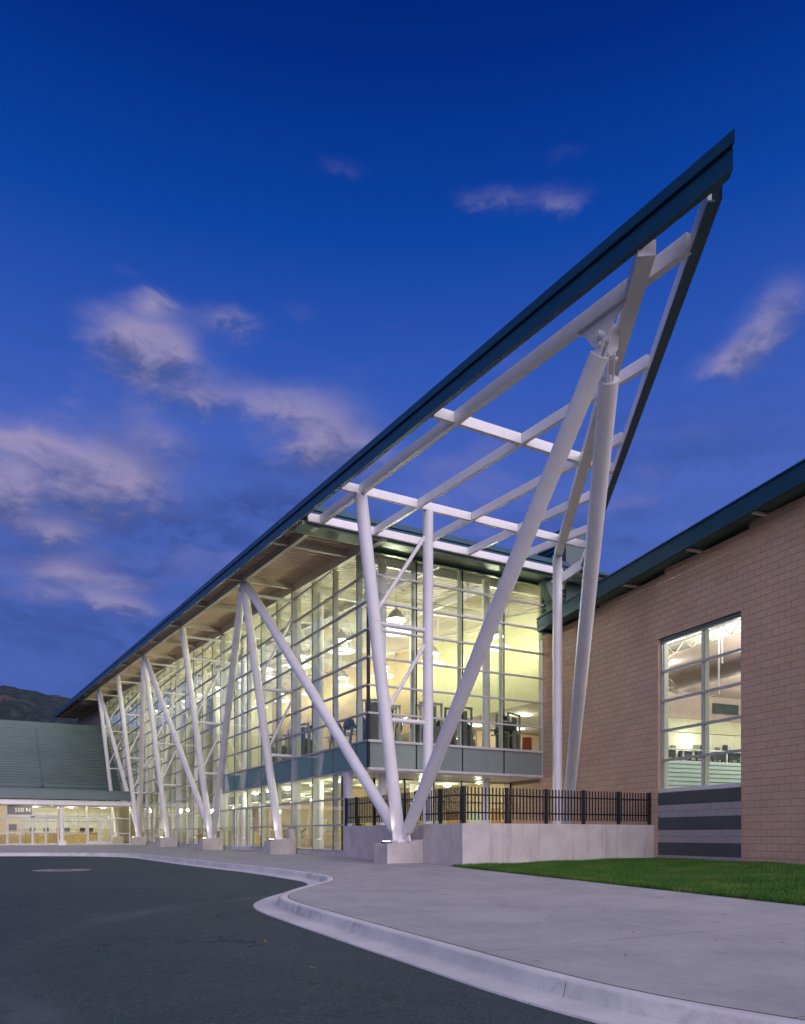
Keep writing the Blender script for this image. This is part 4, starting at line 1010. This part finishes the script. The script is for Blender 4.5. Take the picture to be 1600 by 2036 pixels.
for a, b in ((-10.38, -9.48), (-9.46, -8.60), (-8.54, -7.60), (-7.58, -6.68)):   # sliding leaves
    fr = MB()
    for p, q in ((a, a + .05), (b - .05, b)): fr.box(p, q, SY - .035, SY + .035, .03, 2.24)
    fr.box(a + .05, b - .05, SY - .035, SY + .035, .03, .13).box(a + .05, b - .05, SY - .035, SY + .035, .98, 1.02).box(a + .05, b - .05, SY - .035, SY + .035, 2.18, 2.24)
    obj('sliding_door', fr, 'white2', sf)
for a, b in ((-4.36, -3.42), (-3.40, -2.46)):
    fr = MB()
    for p, q in ((a, a + .10), (b - .10, b)): fr.box(p, q, SY - .05, SY + .04, .02, 2.20)
    fr.box(a + .10, b - .10, SY - .05, SY + .04, .02, .30).box(a + .10, b - .10, SY - .05, SY + .04, 2.09, 2.20)
    d = obj('swing_door', fr, 'white2', sf); d2 = obj('door_pane', MB().box(a + .10, b - .10, SY - .006, SY + .006, .30, 2.09), 'glass', sf)
obj('sign_panel', MB().box(-10.40, -8.62, SY + .06, SY + .10, 2.50, 3.30), 'signgrey', sf)
cu = bpy.data.curves.new('house_number', 'FONT'); cu.body = '550 N'; cu.size = .46; cu.extrude = .01; cu.offset = .008; cu.align_x = 'CENTER'; cu.materials.append(M['letter'])
_tmp = bpy.data.objects.new('tmp', cu); COL.objects.link(_tmp); bpy.context.view_layer.update()
_me = bpy.data.meshes.new_from_object(_tmp.evaluated_get(bpy.context.evaluated_depsgraph_get())); _me.name = 'house_number'
bpy.data.objects.remove(_tmp); bpy.data.curves.remove(cu)
to = bpy.data.objects.new('house_number', _me); link(to, sf); to.location = (-9.30 - (-6), SY - .03 - 44, 2.72); to.rotation_euler = (R(90), 0, 0)
# inside
it = part('lobby', pv)
obj('lobby_floor', MB().box(-20, -.4, SY + .1, 56, -.02, .02), 'floor', it)
obj('lobby_ceiling', MB().box(-20, -.4, SY + .1, 56, 3.40, 3.46), 'ceil', it)
obj('lobby_back_wall', MB().box(-20, -.4, 54.5, 54.7, 0, 3.4), 'cream', it)
obj('lobby_side_wall', MB().box(-10.9, -9.3, 48.2, 48.4, 0, 3.4).box(-20.2, -20, SY, 55, 0, 3.4), 'tanwall', it)
dk = tag(obj('reception_desk', MB().box(-8.9, -3.0, 49.6, 50.3, .02, .98), 'tancab'), 'long tan reception desk with wooden top inside the entrance lobby', 'desk'); obj('desk_top', MB().box(-9.0, -2.9, 49.45, 50.4, .985, 1.04), 'wood', dk)
for x in np.arange(-8.9, -3.0, .98): obj('desk_seam', MB().box(x, x + .03, 49.58, 49.6, .02, .98), 'wood', dk)
for x in (-8.3, -7.2, -5.5, -4.2, -3.5):
    tag(obj('computer_monitor', MB().box(x - .22, x + .22, 49.8, 49.86, 1.14, 1.48).box(x - .05, x + .05, 49.82, 49.9, 1.04, 1.16), 'screen'), 'dark computer monitor on the reception desk, %s from the left' % {-8.3: 'first', -7.2: 'second', -5.5: 'third', -4.2: 'fourth', -3.5: 'fifth'}[x], 'monitor', 'monitors on the reception desk')
for x in (-7.8, -6.6, -5.0): tag(obj('paper_stack', MB().box(x - .25, x + .25, 49.6, 49.9, 1.045, 1.20), 'paper'), 'stack of white papers on the reception desk, %s from the left' % {-7.8: 'first', -6.6: 'second', -5.0: 'third'}[x], 'papers', 'paper stacks on the reception desk')
for x in np.arange(-9, -2, 1.15): obj('rear_window', MB().box(x, x + 1.05, 54.42, 54.5, 1.4, 3.0), 'paper', it)
obj('rear_window_bars', MB().box(-9.2, -1.8, 54.36, 54.41, 2.1, 2.16).box(-9.2, -1.8, 54.36, 54.41, 2.6, 2.65), 'alu', it)
obj('notice_frame', MB().box(-10.3, -9.6, 48.12, 48.18, 1.25, 1.75), 'screen', it)
tag(obj('banner_stand', MB().box(-6.40, -6.14, 49.22, 49.25, .10, 1.5).box(-6.45, -6.09, 49.1, 49.35, .02, .08).box(-6.29, -6.25, 49.25, 49.28, .05, 1.5), 'red'), 'narrow red banner stand in front of the reception desk', 'banner')
for x, y in ((-9.5, 46.5), (-7, 46.5), (-4.5, 46.5), (-2.2, 46.5), (-8, 51.5), (-5, 51.5), (-2.2, 51.5), (-14, 48)):
    obj('ceiling_lamp', MB().lathe((x, y, 3.395), [(.22, 0), (.20, -.05), (.0, -.07)], 18), 'lamp', it); point('lobby_light', (x, y, 3.15), 70, (1, .93, .70), it, .15)
# ribbed roof rising behind the canopy
mb = MB(); ya, za, yb, zb = 55.5, 5.30, 66.0, 12.20; n_ = 25
for k in range(n_):
    f0, f1, f2, f3 = k / n_, (k + .55) / n_, (k + .70) / n_, (k + .90) / n_
    for f_, h_ in ((f0, 0), (f1 + .12 / n_, 0), (f2, .30), (f3, .30)):
        mb.v += [(-40, ya + (yb - ya) * f_, za + (zb - za) * f_ + h_), (-.02, ya + (yb - ya) * f_, za + (zb - za) * f_ + h_)]
nn = len(mb.v) // 2
for i in range(nn - 1): mb.f.append((2 * i, 2 * i + 1, 2 * i + 3, 2 * i + 2)); mb.smooth.append(False)
rr2 = obj('ribbed_roof', mb, 'greenroof', pv)
obj('ridge_cap', MB().box(-40, -.03, 65.9, 67.5, 12.1, 13.0), 'greenroof', pv)
obj('roof_front', MB().box(-40, -.03, 55.4, 55.5, 4.4, 5.35), 'greenroof', pv)
sl = (zb - za) / (yb - ya)
for x in (-7.1, -19.5): obj('seam', MB().beam((x, ya, za + .12), (x, yb, zb + .12), .20, .06), 'greenroof', pv)

# ================================================================== LAMPS and FURNISHINGS inside the hall
dome = [(.05, 0), (.06, -.12), (.16, -.20), (.34, -.42), (.42, -.60), (.405, -.60), (.32, -.42), (.12, -.22)]
WARM = (1, .985, .70)
def pendant(x, y, label, power=520):
    zc_ = RZ(y) + .25; zd = zc_ - 1.05
    t = thing('pendant_lamp', label, 'lamp', (x, y, zd), 'ring pendant lamps')
    obj('cord', MB().tube((x, y, zd), (x, y, zc_), .012, 6), 'steel', t)
    obj('shade', MB().lathe((x, y, zd), dome, 24), 'dome', t)
    obj('bulb', MB().lathe((x, y, zd), [(.39, -.585), (.2, -.60), (0, -.605)], 24), 'lamp', t)
    obj('ring', MB().lathe((x, y, zd), [(.17, -1.12), (.69, -1.10), (.71, -1.13), (.69, -1.16), (.17, -1.15), (.17, -1.12)], 32), 'ring', t)
    mb = MB()
    for k in range(3):
        a = 2.1 * k + .4; mb.tube((x + .34 * math.cos(a), y + .34 * math.sin(a), zd - .58), (x + .60 * math.cos(a), y + .60 * math.sin(a), zd - 1.12), .008, 6)
    obj('rod', mb, 'steel', t)
    point('pendant_light', (x, y, zd - .80), power, WARM, t, .30)
for k in range(11):
    y = 4.2 + 5.75 * k
    pendant(3.45, y, ('nearest' if k == 0 else ORD[k] + ' nearest') + ' ring pendant lamp in the row behind the long glass wall')
    if k < 7: pendant(8.9, y + .2, ('nearest' if k == 0 else ORD[k] + ' nearest') + ' ring pendant lamp in the inner row by the olive wall')
# flat ceiling lamps below the upper floor
k = 0
for y in (3.9, 6.6, 9.3, 12.9, 15.6, 18.2):
    for x in (1.7, 4.6, 7.6):
        if y > 12.2 and x > 7: pass
        t = thing('ceiling_lamp', 'glowing ceiling bowl on the ground floor, row %s from the corner, %s of three' % (['one', 'two', 'three', 'four', 'five', 'six'][[3.9, 6.6, 9.3, 12.9, 15.6, 18.2].index(y)], {1.7: 'outermost', 4.6: 'middle', 7.6: 'innermost'}[x]), 'lamp', (x, y, 3.34), 'ground floor ceiling bowls')
        obj('bowl', MB().lathe((x, y, 3.30), [(.20, 0), (.17, -.08), (.0, -.12)], 18), 'lamp', t)
        obj('rim', MB().lathe((x, y, 3.335), [(.24, 0), (.24, -.04), (.20, -.05)], 18), 'white', t)
        if x != 7.6 or y < 12: point('bowl_light', (x, y, 3.02), 52, WARM, t, .18)
for y in (21.5, 25, 28.5, 32, 35.5, 39):
    t = thing('wall_lamp', 'small globe lamp under the rear gallery, %s from the doors' % ORD[[21.5, 25, 28.5, 32, 35.5, 39].index(y)], 'lamp', (6.6, y, 3.3), 'globe lamps under the gallery')
    obj('globe', MB().lathe((6.6, y, 3.1), [(.02, .12), (.11, .05), (.12, 0), (.09, -.08), (0, -.11)], 16), 'lamp', t); obj('stem', MB().tube((6.6, y, 3.2), (6.6, y, 3.34), .02, 8), 'steel', t)
    point('globe_light', (6.6, y, 2.9), 90, WARM, t, .15)
# fluorescent panels of the exercise room
k = 0
for y in (3.5, 8, 12.5, 18):
    for x in (13.2, 16.2, 19.2):
        t = thing('ceiling_panel', 'fluorescent ceiling panel over the exercise room, %s row, %s panel' % (['front', 'second', 'third', 'rear'][[3.5, 8, 12.5, 18].index(y)], {13.2: 'left', 16.2: 'middle', 19.2: 'right'}[x]), 'ceiling light', (x, y, 7.36), 'fluorescent panels')
        obj('frame', MB().box(x - .66, x + .66, y - .36, y + .36, 7.335, 7.36), 'white', t); obj('diffuser', MB().box(x - .6, x + .6, y - .3, y + .3, 7.325, 7.335), 'tubeL', t)
        if x != 19.2: point('panel_light', (x, y, 7.1), 80, (1, .96, .82), t, .3)
# exercise machines on the upper floor
ZF = 4.035
def weight_machine(x, y, rz, label, padmat='dark'):
    t = thing('weight_machine', label, 'exercise machine', (x, y, ZF), 'weight machines on the upper floor'); t.rotation_euler = (0, 0, rz); WL[t.name] = (0, 0, 0)
    mb = MB()
    for a, b in ((-.45, -.3), (.45, -.3), (-.45, .3), (.45, .3)): mb.box(a - .035, a + .035, b - .035, b + .035, 0, 2.05)
    mb.box(-.5, .5, -.335, -.265, 2.0, 2.08).box(-.5, .5, .265, .335, 2.0, 2.08).box(-.5, -.4, -.3, .3, 0, .07).box(.4, .5, -.3, .3, 0, .07)
    obj('frame', mb, 'steel', t)
    mb = MB(); z = .1
    while z < 1.0: mb.box(-.16, .16, .18, .30, z, z + .05); z += .06
    obj('weight_stack', mb, 'dark', t); obj('shroud', MB().box(-.20, .20, .31, .33, .08, 1.9), 'shroud', t)
    obj('pulley', MB().tube((-.02, -.1, 1.9), (.02, -.1, 1.9), .10, 14).tube((.30, -.1, 1.9), (.34, -.1, 1.9), .10, 14), 'dark', t)
    obj('arm', MB().tube((-.35, -.3, 1.35), (-.42, -.85, 1.5), .035, 10).tube((.35, -.3, 1.35), (.42, -.85, 1.5), .035, 10).tube((-.42, -.85, 1.5), (-.42, -.85, 1.2), .03, 10).tube((.42, -.85, 1.5), (.42, -.85, 1.2), .03, 10), 'steel', t)
    obj('weight_plate', MB().tube((-.62, -.1, 1.25), (-.5, -.1, 1.25), .22, 18).tube((.5, -.1, 1.25), (.62, -.1, 1.25), .22, 18), 'dark', t)
    obj('side_cover', MB().box(-.47, -.43, -.26, .26, .1, 1.2).box(.43, .47, -.26, .26, .1, 1.2), 'shroud', t)
    obj('seat', MB().box(-.2, .2, -.75, -.35, .45, .54), padmat, t, bevel=.02); obj('back_pad', MB().box(-.17, .17, -.36, -.28, .6, 1.25), padmat, t, bevel=.02)
    obj('seat_post', MB().box(-.04, .04, -.6, -.5, 0, .45), 'steel', t)
def treadmill(x, y, rz, label):
    t = thing('treadmill', label, 'treadmill', (x, y, ZF), 'treadmills on the upper floor'); t.rotation_euler = (0, 0, rz); WL[t.name] = (0, 0, 0)
    obj('deck', MB().box(-.38, .38, -1.0, .75, .06, .22), 'dome', t, bevel=.02); obj('belt', MB().box(-.26, .26, -.98, .55, .222, .23), 'dark', t)
    mb = MB()
    for s_ in (-1, 1): mb.beam((s_ * .36, .62, .2), (s_ * .36, .45, 1.25), .07, .10, (0, 1, 0)).beam((s_ * .36, .45, 1.02), (s_ * .36, -.05, 1.0), .05, .05)
    obj('upright', mb, 'steel', t)
    obj('console', MB().hexa([(-.42, .32, 1.18), (.42, .32, 1.18), (.42, .60, 1.25), (-.42, .60, 1.25), (-.36, .44, 1.52), (.36, .44, 1.52), (.36, .54, 1.56), (-.36, .54, 1.56)]), 'dark', t, bevel=.02)
    obj('motor_cover', MB().box(-.34, .34, .42, .78, .22, .42), 'dark', t, bevel=.03)
def chair(x, y, rz, label):
    t = thing('chair', label, 'chair', (x, y, ZF), 'red seats in the exercise room'); t.rotation_euler = (0, 0, rz); WL[t.name] = (0, 0, 0)
    obj('seat', MB().box(-.23, .23, -.23, .23, .43, .50), 'red', t, bevel=.02); obj('backrest', MB().hexa([(-.22, .20, .55), (.22, .20, .55), (.22, .25, .55), (-.22, .25, .55), (-.2, .30, 1.12), (.2, .30, 1.12), (.2, .35, 1.12), (-.2, .35, 1.12)]), 'red', t, bevel=.02)
    for a, b in ((-.2, -.2), (.2, -.2), (-.2, .2), (.2, .2)): obj('leg', MB().box(a - .02, a + .02, b - .02, b + .02, 0, .43), 'dark', t)
weight_machine(1.15, 1.7, 2.4, 'grey weight machine just inside the glass corner')
weight_machine(2.15, 2.6, 2.9, 'grey weight machine beside the one in the glass corner')
weight_machine(4.9, 1.5, 3.3, 'weight machine with cable arm in the middle of the end wall')
weight_machine(3.4, 6.5, 1.2, 'weight machine standing deeper in the room behind the first pair')
weight_machine(1.3, 8.9, 1.7, 'weight machine behind the second bay of the long glass wall')
weight_machine(1.4, 10.9, 1.4, 'weight machine behind the second bay, next to the first one there')
weight_machine(1.3, 13.4, 1.7, 'weight machine furthest along the long glass wall')
weight_machine(3.35, 1.35, 3.0, 'weight machine left of the middle one at the end wall')
weight_machine(7.75, 1.9, 3.5, 'weight machine at the far right corner of the end wall', 'red')
treadmill(6.95, 1.45, math.pi, 'treadmill with dark console at the right of the end wall')
treadmill(1.4, 3.6, math.pi / 2, 'treadmill facing the long glass wall, nearest the corner')
treadmill(1.4, 4.9, math.pi / 2, 'treadmill facing the long glass wall, second from the corner')
chair(6.0, 2.4, 2.6, 'red seat beside the white column at the end wall'); chair(8.9, 2.1, 2.6, 'red seat at the far right of the end wall')
obj_ = obj('low_bench', MB().box(.35, 5.6, .32, .62, ZF, ZF + .28), 'dome'); tag(obj_, 'low grey ledge along the foot of the end glass wall', 'ledge')
# plant behind the lower glass
def plant(x, y, h, label):
    t = thing('potted_plant', label, 'plant', (x, y, .02))
    obj('pot', MB().lathe((x, y, .02), [(.16, 0), (.22, .38), (.20, .38), (.0, .36)], 18), 'pot', t)
    mb = MB()
    for k in range(46):
        a = random.uniform(0, 6.28); el_ = random.uniform(.3, 1.3); L_ = random.uniform(.4, h); z0 = .4 + random.uniform(0, h * .5)
        p = Vector((x, y, z0)); d = Vector((math.cos(a) * math.cos(el_), math.sin(a) * math.cos(el_), math.sin(el_))); q = p + d * L_; r_ = q + Vector((d.x * .2, d.y * .2, -.08)); sd = d.cross(Vector((0, 0, 1))).normalized() * .06
        mb.add([p, q - sd, r_, q + sd], [(0, 1, 2, 3)])
    obj('foliage', mb, 'leaf', t)
plant(1.0, 2.9, .9, 'leafy potted plant behind the lower corner glass')
plant(1.2, 10.4, .8, 'leafy potted plant on the ground floor left of the second pier')
# tables in the lower hall
for i, (x, y) in enumerate(((2.2, 4.4), (2.6, 6.3), (3.0, 21.0), (3.0, 24.5))):
    t = thing('table', 'round table on the ground floor, %s from the glass corner' % ORD[i], 'table', (x, y, .02), 'round tables on the ground floor')
    obj('top', MB().lathe((x, y, .74), [(0, .03), (.55, .03), (.55, 0), (0, 0)], 24), 'tancab', t); obj('stem', MB().tube((x, y, .03), (x, y, .74), .05, 10), 'dark', t); obj('foot', MB().lathe((x, y, .02), [(.32, 0), (.30, .03), (0, .05)], 18), 'dark', t)
for x, y, sx_, sy_, h in ((5.5, 22, .4, 2.4, 1.1), (4.8, 28, .4, 3.0, 1.05), (5.2, 35, .5, 3.5, 1.1)):
    o = obj('counter', MB().box(x, x + sx_, y, y + sy_, .02, h), 'tancab'); tag(o, 'tan service counter in the lower hall, %s from the doors' % {22: 'nearest', 28: 'second', 35: 'furthest'}[y], 'counter', 'service counters in the hall'); obj('top', MB().box(x - .06, x + sx_ + .06, y - .06, y + sy_ + .06, h, h + .05), 'wood', o)
